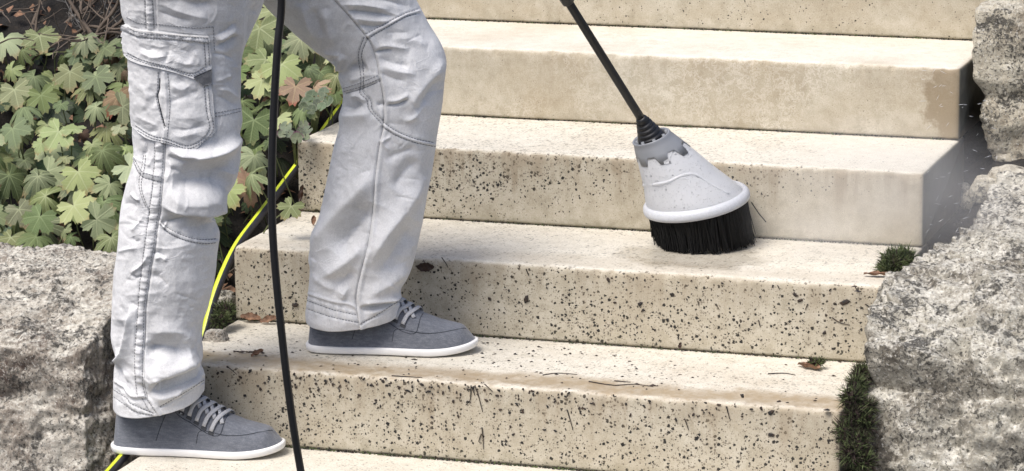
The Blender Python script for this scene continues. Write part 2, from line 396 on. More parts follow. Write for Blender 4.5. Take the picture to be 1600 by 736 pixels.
MAT['leaf_deep'] = leaf_material('geranium_deep', (.050, .082, .036), (.13, .17, .075), (.10, .08, .03), .15)
MAT['leaf_rust'] = leaf_material('geranium_rust', (.33, .20, .12), (.45, .36, .20), (.30, .10, .06), 1.0, .5)
MAT['leaf_brown'] = leaf_material('geranium_withered', (.17, .105, .06), (.22, .15, .09), (.09, .045, .025), 1.0, 1.0)
MAT['leaf_purple'] = leaf_material('sprig_purple_edge', (.17, .21, .13), (.30, .33, .22), (.14, .045, .095), 1.0)
MAT['leaf_grey'] = leaf_material('sprig_grey_green', (.15, .20, .12), (.30, .34, .22), (.36, .38, .28), .6)
MAT['stem'] = simple('green_stem', (.13, .15, .06), .7, .3, 60)
MAT['rock_left'] = rock_material('boulder_left_stone', (.46, .43, .37), (.26, .225, .183), (.08, .055, .042), .75, 1.3)
MAT['rock_right'] = rock_material('boulder_right_stone', (.45, .43, .36), (.27, .248, .20), (.095, .083, .064), .75, 4.1)
MAT['rock_upper'] = rock_material('boulder_upper_stone', (.52, .485, .39), (.35, .31, .235), (.14, .11, .075), .35, 8.7)

# ------------------------------------------------------------------ ground
def ground_z(x, y):
    z = np.clip(G*y-.22, -.50, 1.9)
    left = sstep(XL-.02, XL-.16, x)*np.clip(1-(np.abs(y-.8)-1.2)/.8, 0, 1)
    right = sstep(XR+.05, XR+.4, x)*.05
    return z + left*.105 + right
gx = np.concatenate([np.linspace(-60, -3, 24), np.linspace(-2.8, 3, 190), np.linspace(3.2, 60, 24)])
gy = np.concatenate([np.linspace(-60, -2, 24), np.linspace(-1.8, 4.5, 200), np.linspace(4.8, 90, 26)])
GX, GY = np.meshgrid(gx, gy); P = np.stack([GX.ravel(), GY.ravel(), np.zeros(GX.size)], 1)
gz = ground_z(P[:, 0], P[:, 1]) + .025*fbm(P*6, 4, 3) + .012*fbm(P*30, 2, 5)
under = (P[:, 0] > XL-.03) & (P[:, 0] < XR+.03)
gz = np.where(under, gz-.03, gz); P[:, 2] = gz
nx, ny = len(gx), len(gy)
F = [(j*nx+i, j*nx+i+1, (j+1)*nx+i+1, (j+1)*nx+i) for j in range(ny-1) for i in range(nx-1)]
tag(mesh('ground', P, F, MAT['soil']), kind='structure')

# ------------------------------------------------------------------ the steps
stairs = empty('stone_stairs', ((XL+XR)/2, -D, -2*H))
tag(stairs, 'flight of cream cast stone block steps between boulders', 'stairs')
def block_step(k, mat):
    r = .0105; gap = .0028
    prof = [(0, gap), (-.0002, gap+.004)] + [(0, z) for z in np.linspace(gap+.012, H-r, 9)]
    prof += [(r-r*math.cos(a), H-r+r*math.sin(a)) for a in np.linspace(.25, math.pi/2, 6)]
    prof += [(y, H) for y in np.linspace(r+.012, D+.05, 14)]
    prof += [(D+.05, gap)]
    prof = np.array(prof); npf = len(prof)
    xs = np.concatenate([[XL, XL+.0012, XL+.004, XL+.009], np.linspace(XL+.016, XR-.016, 320), [XR-.009, XR-.004, XR-.0012, XR]])
    inset = np.zeros(len(xs)); inset[:4] = [.0075, .0042, .0015, .0002]; inset[-4:] = inset[:4][::-1]
    ctr = np.array([D*.55, H*.5])
    V = []
    for x, ins in zip(xs, inset):
        q = prof.copy()
        q[:, 0] = np.where(q[:, 0] < .02, q[:, 0]+ins, q[:, 0]); q[:, 1] = np.where(q[:, 1] > H*.8, q[:, 1]-ins, q[:, 1])
        V.append(np.stack([np.full(npf, x), q[:, 0], q[:, 1]], 1))
    V = np.array(V).reshape(-1, 3)
    nose = np.exp(-(((V[:, 1]-.004)/.012)**2+((V[:, 2]-H+.004)/.012)**2))
    w = V*np.array([1, 1, 1])+k*5.7
    chips = np.clip(vnoise(w*70, 11)-.35, 0, 1)
    dn = nose*(.0017*fbm(w*26, 3, 2) - .0060*chips)
    V[:, 1] -= dn*.7; V[:, 2] += dn*.7
    V[:, 1] += .0007*fbm(w*9, 3, 21)*(V[:, 1] < .02); V[:, 2] += .0006*fbm(w*11, 3, 23)*(V[:, 2] > H*.9)
    F = [(i*npf+j, (i+1)*npf+j, (i+1)*npf+(j+1) % npf, i*npf+(j+1) % npf) for i in range(len(xs)-1) for j in range(npf)]
    F.append(tuple(range(npf))); F.append(tuple((len(xs)-1)*npf+j for j in range(npf-1, -1, -1)))
    o = mesh('stone_step', V, F, mat, stairs)
    o.location = Vector((0, k*D, (k-1)*H)) - stairs.location
    return o
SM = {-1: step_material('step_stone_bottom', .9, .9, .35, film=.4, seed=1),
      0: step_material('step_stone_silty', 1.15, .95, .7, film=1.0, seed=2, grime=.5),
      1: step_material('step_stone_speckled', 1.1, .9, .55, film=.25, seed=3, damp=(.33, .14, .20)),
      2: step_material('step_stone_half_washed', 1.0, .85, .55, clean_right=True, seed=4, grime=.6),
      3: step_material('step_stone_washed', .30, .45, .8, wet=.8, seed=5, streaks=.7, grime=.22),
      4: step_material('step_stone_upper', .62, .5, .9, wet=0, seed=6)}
STEP_LABEL = {-1: 'bottom step block whose speckled tread the lower shoe stands on',
              0: 'silty step block with brown film under the upper shoe',
              1: 'speckled step block the brush rests on', 2: 'step block just behind the brush, half washed',
              3: 'clean step block with damp right corner', 4: 'topmost step block cut by the picture edge'}
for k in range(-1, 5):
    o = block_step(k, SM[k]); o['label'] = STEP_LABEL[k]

# ------------------------------------------------------------------ boulders
def boulder(name, corners, mat, label, n=80, roundness=.35, amp=(.035, .014, .005), seed=0, cat='boulder', crease=.012, freq=1.0):
    """corners: bottom 4 then top 4 (front-left, front-right, back-right, back-left)"""
    Cn = np.array(corners, float)
    fs = []
    lin = np.linspace(-1, 1, n)
    A, B = np.meshgrid(lin, lin)
    V = []; F = []; idx = {}
    def vid(p):
        key = tuple(np.round(p, 6))
        if key not in idx: idx[key] = len(V); V.append(p)
        return idx[key]
    for ax in range(3):
        for sg in (-1, 1):
            ids = np.zeros((n, n), int)
            for i in range(n):
                for j in range(n):
                    p = [0, 0, 0]; p[ax] = sg; p[(ax+1) % 3] = lin[i]; p[(ax+2) % 3] = lin[j]
                    ids[i, j] = vid(tuple(p))
            for i in range(n-1):
                for j in range(n-1):
                    q = (ids[i, j], ids[i+1, j], ids[i+1, j+1], ids[i, j+1])
                    F.append(q if sg > 0 else q[::-1])
    U = np.array(V)
    sph = U/np.linalg.norm(U, axis=1)[:, None]*1.25
    U2 = U*(1-roundness)+sph*roundness
    u, v, w = [(U2[:, i]+1)/2 for i in range(3)]
    W = [(1-u)*(1-v)*(1-w), u*(1-v)*(1-w), u*v*(1-w), (1-u)*v*(1-w), (1-u)*(1-v)*w, u*(1-v)*w, u*v*w, (1-u)*v*w]
    P = sum(W[i][:, None]*Cn[i] for i in range(8))
    ctr = Cn.mean(0)
    size = np.linalg.norm(Cn.max(0)-Cn.min(0))/2
    N = U2/np.linalg.norm(U2, axis=1)[:, None]
    ext = (Cn.max(0)-Cn.min(0)); N = N/ext; N /= np.linalg.norm(N, axis=1)[:, None]
    q = P*freq
    tq = fbm(q*np.array([3.2, 3.2, 4.5]), 3, seed+31)*3.2; fr = tq-np.floor(tq); ter = np.floor(tq)+sstep(.62, 1.0, fr)
    disp = amp[0]*fbm(q*3.2, 3, seed)+amp[1]*.75*(ter/3.2)*1.6+amp[1]*.38*ridged(q*15, 4, seed+5, .55)+amp[2]*.8*fbm(q*48, 4, seed+9, .6)+amp[2]*.55*(ridged(q*36, 3, seed+51, .6)-.3)
    warp = q+.06*np.stack([vnoise(q*7, seed+41), vnoise(q*7, seed+42), vnoise(q*7, seed+43)], 1)
    ck = np.clip(1-np.abs(vnoise(warp*np.array([3.6, 3.6, 5.2]), seed+44))*11, 0, 1)+.6*np.clip(1-np.abs(vnoise(warp*np.array([8, 8, 11]), seed+45))*8, 0, 1)
    disp -= amp[1]*.9*ck*np.clip(vnoise(q*2.5, seed+46)+.6, 0, 1)
    cr = ridged(q*np.array([4, 4, 7]), 2, seed+13); disp -= crease*np.clip(cr-.8, 0, 1)*2.5
    P = P+N*disp[:, None]
    base = np.array([ctr[0], ctr[1], P[:, 2].min()])
    o = mesh(name, P-base, F, mat); o.location = base
    tag(o, label, cat)
    return o
# left boulder beside the lowest steps
boulder('boulder', [(-1.35, -.22, -.55), (-.575, -.20, -.50), (-.565, .28, -.45), (-1.40, .36, -.45),
                    (-1.33, -.09, .045), (-.60, -.10, .035), (-.63, .28, .135), (-1.40, .34, .165)],
        MAT['rock_left'], 'mottled brown and grey boulder at the left, behind the lower shoe', 140, .20, (.03, .016, .006), 31)
# right lower boulder overlapping the step ends
boulder('boulder', [(.735, -.16, -.50), (1.6, -.22, -.55), (1.7, .85, -.3), (.76, .80, -.2),
                    (.715, .02, .115), (1.5, -.06, .12), (1.65, 1.0, .325), (.80, .93, .222)],
        MAT['rock_right'], 'large pale lichen covered boulder filling the lower right corner', 170, .13, (.03, .017, .007), 53, crease=.02)
# right upper boulder
boulder('boulder', [(.775, .97, -.01), (1.6, .93, .0), (1.6, 1.7, .1), (.80, 1.7, .15),
                    (.705, 1.03, .51), (1.5, 1.02, .60), (1.6, 1.7, .75), (.80, 1.7, .62)],
        MAT['rock_upper'], 'brown wet boulder at the upper right beside the top steps', 90, .12, (.02, .014, .005), 77)
def pebble(px, py, Y, r, seed, label, mat='rock_right', sq=(1.2, .9, .8)):
    c = aty(px, py, Y); x, y, z = c; a, b, d = r*sq[0], r*sq[1], r*sq[2]
    boulder('pebble', [(x-a, y-b, z-d), (x+a, y-b, z-d), (x+a, y+b, z-d), (x-a, y+b, z-d), (x-a*.8, y-b*.7, z+d), (x+a*.7, y-b*.7, z+d), (x+a*.7, y+b, z+d), (x-a*.7, y+b, z+d)],
            MAT[mat], label, 16, .6, (r*.25, r*.1, r*.05), seed, 'stone', r*.1, 1.5/r*.03)
pebble(1507, 306, 1.0, .017, 3, 'upright tan pebble in the gap below the upper right boulder', 'rock_upper', (.8, .8, 1.3))
pebble(1528, 287, 1.06, .012, 4, 'small flat pebble tucked under the upper right boulder', 'rock_right')
for (x_, y_, Y_, r_, sd_, lb_) in ((1548, 296, .90, .030, 21, 'tan rubble stone at the left of the join under the upper right boulder'), (1578, 288, .92, .034, 22, 'middle rubble stone in the join under the upper right boulder'),
                                  (1600, 292, .90, .030, 23, 'rubble stone at the picture edge in the join of the right boulders'), (1524, 312, .93, .020, 24, 'small rubble stone at the lower end of the gap beside the steps')):
    pebble(x_, y_, Y_, r_, sd_, lb_, 'rock_upper', (1.3, .9, .8))
pebble(338, 528, .17, .022, 6, 'grey stone wedged between trouser leg and step end', 'rock_left')
pebble(352, 468, .36, .020, 8, 'tan stone in the soil at the left end of the steps', 'rock_right')

# ------------------------------------------------------------------ the person: trousers
NEAR = np.array([-.42, -.075, 0]); FAR = np.array([-.15, .185, 0])
person = empty('person', (-.30, .04, -H))
tag(person, 'person in pale cargo trousers and grey sneakers stepping up the stairs', 'person')
PXM = 1/905.0                      # metres per photograph pixel at the legs

near_rings = [  # left x,y  right x,y  depth ratio, front tilt (px)
    (190, -265, 440, -265, .95, 0), (182, -190, 455, -190, .95, 0), (180, -120, 452, -118, .92, 0), (182, -50, 430, -48, .86, 0), (188, 0, 412, 0, .80, 0),
    (190, 20, 406, 20, .78, 0), (196, 38, 398, 38, .78, 0), (198, 60, 389, 60, .78, 0), (199, 82, 380, 82, .8, 0), (201, 105, 377, 105, .8, 0),
    (203, 150, 375, 150, .82, 0), (205, 172, 377, 170, .82, 0), (206, 192, 378, 190, .82, 0), (206, 212, 374.5, 212, .82, 0), (209, 240, 376, 238, .82, 0),
    (205, 262, 374, 260, .84, 0), (196, 290, 367, 286, .86, 0), (191, 312, 350, 312, .88, 0), (187, 338, 333, 338, .92, 0), (186, 350, 336, 350, .92, 0),
    (185, 370, 342, 368, .9, 0), (182.5, 400, 338, 400, .9, 0), (178, 430, 335, 430, .9, 0), (176, 480, 325, 478, .9, 0), (174.7, 504, 317, 503, .9, 0),
    (175, 530, 315, 528, .9, 2), (181, 552, 316, 548, .9, 4), (182, 562, 316.5, 558, .9, 6), (179, 576, 313.5, 571, .9, 8), (178, 596, 318.5, 588, .88, 11), (177, 634, 319, 607, .85, 14)]
far_rings = [
    (330, -180, 500, -290, .9, 0), (370, -60, 560, -190, .88, 0), (413, 5, 602, -105, .84, 0), (450, 42, 635, -36, .82, 0), (490, 76, 652, 2, .82, 0),
    (526, 105, 671, 38, .82, 0), (530, 124, 690, 70, .82, 0), (536, 144, 697.5, 96, .82, 0), (534, 164, 695, 128, .82, 0), (529, 182, 691.5, 158, .82, 0),
    (529.5, 200, 687.5, 184, .82, 0), (521.5, 232, 680.5, 230, .84, 0), (511, 284, 671, 286, .84, 0), (498, 341, 661, 343, .84, 0), (482.5, 397, 648, 403, .84, 0),
    (484.5, 421, 637, 432, .84, 2), (481, 457, 626.5, 451, .84, 6), (477, 487, 628, 470, .84, 10), (477.5, 498, 628, 482, .82, 12)]

def seg_dist(px, py, pts):
    """signed distance to a polyline and position along it (0..1)"""
    pts = np.array(pts, float); best = np.full(len(px), 1e9); sg = np.zeros(len(px)); tt = np.zeros(len(px))
    seg = np.linalg.norm(np.diff(pts, axis=0), axis=1); L = np.concatenate([[0], np.cumsum(seg)])
    for i in range(len(pts)-1):
        a, b = pts[i], pts[i+1]; d = b-a; l2 = d@d+1e-9
        u = np.clip(((px-a[0])*d[0]+(py-a[1])*d[1])/l2, 0, 1)
        dx = px-a[0]-u*d[0]; dy = py-a[1]-u*d[1]; dist = np.hypot(dx, dy)
        s = np.sign(d[0]*dy-d[1]*dx); m = dist < best
        best = np.where(m, dist, best); sg = np.where(m, s, sg); tt = np.where(m, (L[i]+u*seg[i])/L[-1], tt)
    return best*np.where(sg == 0, 1, sg), tt
def apply_strokes(px, py, strokes):
    out = np.zeros(len(px))
    for st in strokes:
        pts, w, a, kind = st[:4]
        P = np.array(pts, float); m = 6*w+8
        if kind == 'step': m = 10*w+8
        sel = np.where((px > P[:, 0].min()-m) & (px < P[:, 0].max()+m) & (py > P[:, 1].min()-m) & (py < P[:, 1].max()+m))[0]
        if len(sel) == 0: continue
        if len(P) > 2: pts = spline(P, max(8, int(np.linalg.norm(np.diff(P, axis=0), axis=1).sum()/6)))
        s, t = seg_dist(px[sel], py[sel], pts)
        end = 1.0 if kind in ('seam', 'line') else np.clip(np.sin(np.pi*np.clip(t, 0, 1))*1.6, 0, 1)
        if kind == 'ridge': g = np.exp(-np.abs(s/w)**(1.25 if w < 6.5 else 1.6))
        elif kind in ('seam', 'line'): g = np.exp(-(s/w)**2)
        elif kind == 'step':             # steep on the positive (right/lower) side, gentle on the other
            g = np.where(s > 0, np.exp(-(s/(w*.28))**2), np.exp(-(-s/w)**1.3))
        out[sel] += a*end*g*(.62 if kind == 'line' else (1.4 if (kind == 'ridge' and w >= 10) else 1.0))
    return out

# seams and folds in photograph pixels; amplitudes in pixels
SEAM_N_L = [(242, 224), (242, 250), (240, 270), (236, 310), (232, 340), (228, 368), (224, 400), (219, 440), (216, 480), (213, 520), (211, 550), (211, 580), (213, 605), (215, 619)]
SEAM_N_R = [(255, 222), (254, 260), (250, 300), (248, 330), (244, 350), (239, 390), (233, 420), (229, 450), (225, 480), (224, 520), (222, 560), (223, 600), (228, 622)]
SEAM_N_E = [(x+3.2, y) for x, y in SEAM_N_R]
near_strokes = [
    ([(x, y) for x, y in SEAM_N_E], 2.0, -2.2, 'line'), ([((a[0]+b[0])/2, (a[1]+b[1])/2) for a, b in zip(SEAM_N_L[:13], SEAM_N_R)], 6.5, 1.7, 'line'),
    (SEAM_N_L, 1.5, -1.2, 'line'), (SEAM_N_R, 1.3, -.8, 'line'),
    ([(226, -20), (228, 44)], 1.5, -1.2, 'line'), ([(238, -20), (241, 46)], 1.5, -1.2, 'line'), ([(232, -20), (234, 46)], 5, 2.0, 'line'), ([(242.5, -20), (244.5, 46)], 1.6, -1.8, 'line'),
    # folds at the thigh right of the pocket
    ([(336, 74), (351, 69), (371, 54)], 4.5, -3.4, 'ridge'), ([(337, 63), (352, 57), (370, 44)], 5, 3.0, 'ridge'), ([(340, 53), (356, 46), (372, 33)], 4, -2.0, 'ridge'),
    ([(330, 83), (350, 86), (368, 94)], 2.2, -1.6, 'ridge'), ([(335, 128), (350, 122), (364, 116)], 4, 1.6, 'ridge'), ([(338, 140), (356, 142), (372, 156)], 4, 2.0, 'ridge'), ([(336, 150), (352, 154), (370, 166)], 4, -1.6, 'ridge'),
    ([(377, 84), (379, 30), (383, -10)], 4, 2.2, 'ridge'), ([(386, 84), (392, 40), (402, 0)], 6, -3.5, 'ridge'),
    ([(246, 18), (270, 26), (300, 34)], 4, -1.5, 'ridge'), ([(250, 5), (290, 20), (330, 30)], 6, 1.6, 'ridge'), ([(262, -5), (300, 6), (340, 8)], 8, -1.8, 'ridge'),
    # back of the knee: crest, hollow and the overhanging bulge
    ([(262, 232), (300, 246), (345, 238), (378, 210)], 10, 6.5, 'ridge'), ([(262, 243), (284, 250), (310, 246)], 4, -3.5, 'ridge'),
    ([(270, 282), (310, 284), (362, 284)], 16, -9.0, 'ridge'), ([(285, 262), (320, 268), (360, 262)], 10, -3.0, 'ridge'),
    ([(252, 316), (272, 325), (300, 329), (335, 322), (360, 305)], 24, 10.0, 'step'), ([(258, 300), (290, 314), (330, 308), (362, 292)], 9, 3.5, 'ridge'),
    ([(308, 330), (280, 343), (250, 349)], 5, -4.0, 'ridge'), ([(316, 338), (340, 352), (336, 366)], 5, 2.5, 'ridge'), ([(313, 326), (326, 334), (334, 344)], 2.2, 1.2, 'ridge'),
    ([(266, 262), (280, 268), (288, 276)], 3, -2.4, 'ridge'), ([(262, 250), (268, 262), (260, 285)], 4, 2.0, 'ridge'), ([(262, 345), (258, 352), (254, 358)], 2.5, 2.0, 'ridge'),
    ([(348, 265), (362, 272), (372, 262)], 4, 2.0, 'ridge'),
    # pocket left, knee seam
    ([(209, 245), (221, 266), (233, 273), (253, 279)], 4.5, 1.3, 'line'), ([(207, 251), (220, 274), (235, 281), (253, 286)], 1.5, -.8, 'line'),
    ([(224, 240), (221, 262), (217, 285), (220, 303), (228, 324), (234, 336)], 2.0, -1.6, 'line'), ([(219, 262), (214, 285), (217, 305), (226, 328)], 4, 1.4, 'ridge'),
    ([(205, 301), (213, 310), (221, 313)], 2.5, 2.6, 'ridge'), ([(222, 215), (228, 228), (226, 246)], 4, -2.6, 'ridge'),
    ([(250, 348), (262, 359), (281, 369), (302, 376), (322, 378), (343, 376)], 4, 1.5, 'line'), ([(250, 344), (262, 355), (281, 365), (302, 372), (322, 374), (343, 372)], 1.6, -1.6, 'line'),
    ([(250, 351), (262, 363), (281, 373), (302, 379), (322, 382), (343, 380)], 1.6, -1.2, 'line'),
    # shin
    ([(232, 398), (222, 414), (204, 428)], 3.0, 2.6, 'ridge'), ([(203, 428), (212, 434), (224, 430)], 2.2, -2.4, 'ridge'), ([(194, 436), (206, 439), (216, 436)], 4, -1.5, 'ridge'),
    ([(235, 395), (250, 396), (258, 404)], 4, -2.0, 'ridge'), ([(233, 432), (250, 434), (262, 448)], 4, -1.5, 'ridge'), ([(240, 405), (252, 402), (262, 408)], 3, 1.5, 'ridge'),
    ([(206, 370), (212, 378), (220, 374)], 3, -1.6, 'ridge'), ([(184, 395), (198, 390), (216, 387)], 3, 1.5, 'ridge'),
    ([(222, 340), (214, 352), (205, 362)], 3, 1.5, 'ridge'), ([(190, 320), (204, 318), (214, 326)], 5, -1.4, 'ridge'),
    ([(207, 476), (200, 515), (192, 548), (180, 575)], 7, 5.5, 'step'), ([(190, 500), (184, 535), (181, 556)], 8, -4.0, 'ridge'), ([(188, 565), (194, 590), (206, 616)], 5, -2.2, 'ridge'), ([(186, 548), (192, 575), (200, 600)], 5, 3.0, 'ridge'),
    ([(226, 547), (252, 544), (292, 549)], 10, -6.5, 'ridge'), ([(232, 522), (270, 515), (305, 535)], 12, 3.0, 'ridge'),
    ([(314, 563), (276, 578), (242, 595), (230, 608)][::-1], 26, 13.0, 'step'), ([(236, 608), (260, 599), (290, 587), (314, 575)], 7.5, -9.5, 'ridge'),
    ([(240, 602), (262, 592), (290, 580), (315, 569)], 4.5, -9.0, 'ridge'), ([(236, 618), (258, 621), (286, 607), (316, 590)], 8, 5.0, 'ridge'), ([(250, 636), (280, 619), (300, 607), (320, 595)], 1.7, -1.8, 'line'), ([(272, 620), (278, 612), (282, 606)], 3, 2.0, 'ridge'),
    ([(312, 572), (314, 582), (318, 590)], 4, 3, 'ridge'),
    # quilted cuff
    ([(176, 594), (193, 604), (206, 619), (230, 620), (250, 648)], 2.2, 2.6, 'line'), ([(176, 599), (192, 610), (205, 624), (228, 625)], 2, -1.0, 'line'),
    ([(178, 609), (198, 622), (206, 631), (240, 646)], 1.5, -1.4, 'line'), ([(177, 620), (198, 634), (212, 644), (240, 650)], 1.5, -1.4, 'line')]
INSEAM = [(505, -20), (523, 1), (545, 25), (570, 55), (580, 70), (588, 95), (594, 128), (598, 150), (600, 175), (598, 200), (593, 225), (588, 260), (585, 290), (582, 330), (575, 380), (565, 420), (557, 458), (557, 478), (562, 516)]
far_strokes = [
    (INSEAM, 1.6, -2.6, 'line'), ([(x+4.5, y) for x, y in INSEAM], 3.5, 1.8, 'line'),
    ([(571, 53), (600, 38), (630, 22), (655, 14)], 1.5, -1.5, 'line'), ([(574, 60), (602, 44), (632, 27), (656, 20)], 1.5, -1.5, 'line'), ([(572, 56), (601, 41), (631, 24), (655, 17)], 4, 1.8, 'line'),
    ([(569, 58), (560, 85), (563, 112), (564, 130), (562, 145), (573, 156), (577, 172), (597, 194)], 1.5, -1.5, 'line'), ([(574, 61), (565, 85), (568, 110), (568, 130), (567, 143), (579, 157), (582, 172), (598, 188)], 1.5, -1.5, 'line'),
    ([(533, 141), (560, 133), (593, 120)], 4.5, 1.3, 'line'), ([(534, 147), (562, 140), (594, 127)], 1.5, -1.0, 'line'),
    ([(598, 190), (620, 205), (650, 217), (684, 224)], 1.6, -1.6, 'line'), ([(598, 198), (620, 212), (650, 223), (684, 230)], 1.6, -1.6, 'line'), ([(598, 194), (620, 208), (650, 220), (684, 227)], 4, 1.8, 'line'),
    # knee and thigh folds
    ([(584, 82), (600, 79), (614, 77)], 2.2, -3.0, 'ridge'), ([(586, 76), (602, 71), (640, 78)], 6, 3.0, 'ridge'), ([(592, 90), (612, 98), (640, 104)], 6, -2.6, 'ridge'), ([(592, 100), (616, 110), (650, 116)], 6, 2.2, 'ridge'), ([(592, 112), (612, 122), (636, 128)], 5, -1.8, 'ridge'),
    ([(603, 165), (622, 163), (638, 154)], 2.4, -3.6, 'ridge'), ([(604, 158), (622, 156), (640, 145)], 5, 2.6, 'ridge'), ([(588, 166), (596, 163), (602, 165)], 4, -2.6, 'ridge'), ([(630, 190), (650, 180), (668, 158)], 5, 2.2, 'ridge'),
    ([(533, 165), (548, 169), (563, 158)], 6, -6.5, 'ridge'), ([(532, 182), (556, 180), (580, 178)], 8, 3.5, 'ridge'), ([(545, 152), (560, 150), (572, 160)], 6, 3.0, 'ridge'),
    ([(505, 82), (520, 83), (534, 84)], 4, 2.6, 'ridge'), ([(536, 84), (531, 96), (530, 112)], 6, 4.2, 'ridge'), ([(522, 90), (518, 98), (524, 106)], 5, -3.5, 'ridge'), ([(548, 100), (560, 108), (575, 104)], 10, -3.0, 'ridge'), ([(544, 128), (560, 122), (580, 112)], 6, 2.5, 'ridge'),
    ([(488, 12), (494, 32), (503, 58)], 7, -3.6, 'ridge'), ([(470, 5), (480, 30), (492, 62)], 8, 3.0, 'ridge'), ([(506, 14), (512, 40), (522, 70)], 8, 2.6, 'ridge'),
    ([(528, 6), (570, 8), (610, 16)], 5, 2.6, 'ridge'), ([(536, 16), (575, 20), (620, 26)], 4, -2.6, 'ridge'), ([(546, 26), (580, 32), (612, 33)], 5, 2.4, 'ridge'), ([(556, 38), (580, 42), (600, 40)], 4, -2.0, 'ridge'), ([(560, -6), (600, 0), (640, 10)], 5, -2.4, 'ridge'),
    ([(692, 92), (676, 120), (650, 150), (640, 180)], 9, 3.6, 'ridge'), ([(688, 120), (668, 145), (650, 185)], 9, -3.0, 'ridge'),
    ([(612, 60), (640, 62), (668, 74)], 8, 2.0, 'ridge'), ([(608, 236), (598, 224), (592, 216)], 3, 1.5, 'ridge'), ([(596, 222), (606, 216), (612, 214)], 2.4, 1.8, 'ridge'), ([(600, 250), (625, 240), (650, 228)], 7, -2.4, 'ridge'),
    # lower leg drapes
    ([(592, 266), (560, 300), (510, 362), (486, 402)], 15, 6.0, 'ridge'), ([(584, 318), (556, 356), (524, 396)], 15, -5.0, 'ridge'), ([(572, 380), (540, 410), (500, 436)], 10, 4.0, 'ridge'), ([(555, 420), (530, 445), (520, 465)], 8, -3.0, 'ridge'),
    ([(664, 276), (630, 330), (596, 376), (574, 420)], 13, 4.5, 'ridge'), ([(650, 345), (622, 390), (590, 432)], 14, -3.4, 'ridge'), ([(640, 420), (610, 440), (570, 462)], 9, 3.6, 'ridge'), ([(655, 250), (630, 272), (614, 296)], 10, -2.5, 'ridge'),
    ([(488, 428), (510, 446), (545, 462)], 7, 3.0, 'ridge'), ([(545, 448), (538, 460), (534, 470)], 3, 1.6, 'ridge'),
    ([(560, 478), (578, 472), (600, 470), (626, 462)][::1], 13, 6.5, 'step'), ([(562, 483), (585, 477), (610, 473)], 4, -4.5, 'ridge'), ([(570, 492), (598, 483), (626, 473)], 6, 2.6, 'ridge'),
    ([(563, 507), (590, 492), (628, 469)], 1.6, -1.6, 'line'),
    ([(479, 457), (518, 470), (555, 480), (563, 516)], 2.0, 2.2, 'line'), ([(479, 462), (518, 475), (553, 485)], 2, -.8, 'line'), ([(478, 469), (518, 483), (556, 492)], 1.5, -1.4, 'line'), ([(477, 482), (518, 495), (560, 504)], 1.5, -1.4, 'line')]
def puckers(A, B, pitch, amp):
    a = spline(A, 80); b = spline(B, 80); L = np.linalg.norm(a[-1]-a[0]); n = int(L/pitch); out = []
    for i in range(1, n):
        f = (i+rng.uniform(-.3, .3))/n*79; k = int(f); p, q = a[k], b[min(79, k)]; m = rng.uniform(.6, 1.3)
        out.append(([(p[0]-1, p[1]+rng.uniform(-2, 2)), ((p[0]+q[0])/2, (p[1]+q[1])/2), (q[0]+1, q[1]+rng.uniform(-2, 2))], 2.4, amp*m*random.choice((-1, 1)), 'ridge'))
    return out
near_strokes += puckers(SEAM_N_L, SEAM_N_R, 8, .75)
near_strokes += puckers([(228, -5), (228, 44)], [(238, -5), (240, 44)], 8, .7)
far_strokes += puckers([(478, 460), (555, 482)], [(477, 492), (560, 512)], 7, .9)
near_strokes += puckers([(178, 600), (212, 630)], [(178, 630), (225, 652)], 6, .9)
def crumple(box, n, amp):
    out = []
    for i in range(n):
        x, y = rng.uniform(box[0], box[2]), rng.uniform(box[1], box[3]); a = rng.uniform(0, math.pi); l = rng.uniform(6, 22)
        dx, dy = math.cos(a)*l, math.sin(a)*l*.8; b = rng.uniform(-5, 5)
        out.append(([(x-dx, y-dy), (x+b, y+b*.5), (x+dx, y+dy)], rng.uniform(1.8, 4.5), rng.uniform(.25, .8)*amp*random.choice((-1, 1)), 'ridge'))
    return out
near_strokes += crumple((185, 0, 370, 330), 60, 1)+crumple((180, 340, 335, 600), 45, 1)
far_strokes += crumple((430, 0, 690, 200), 40, 1)+crumple((490, 200, 670, 450), 55, 1)

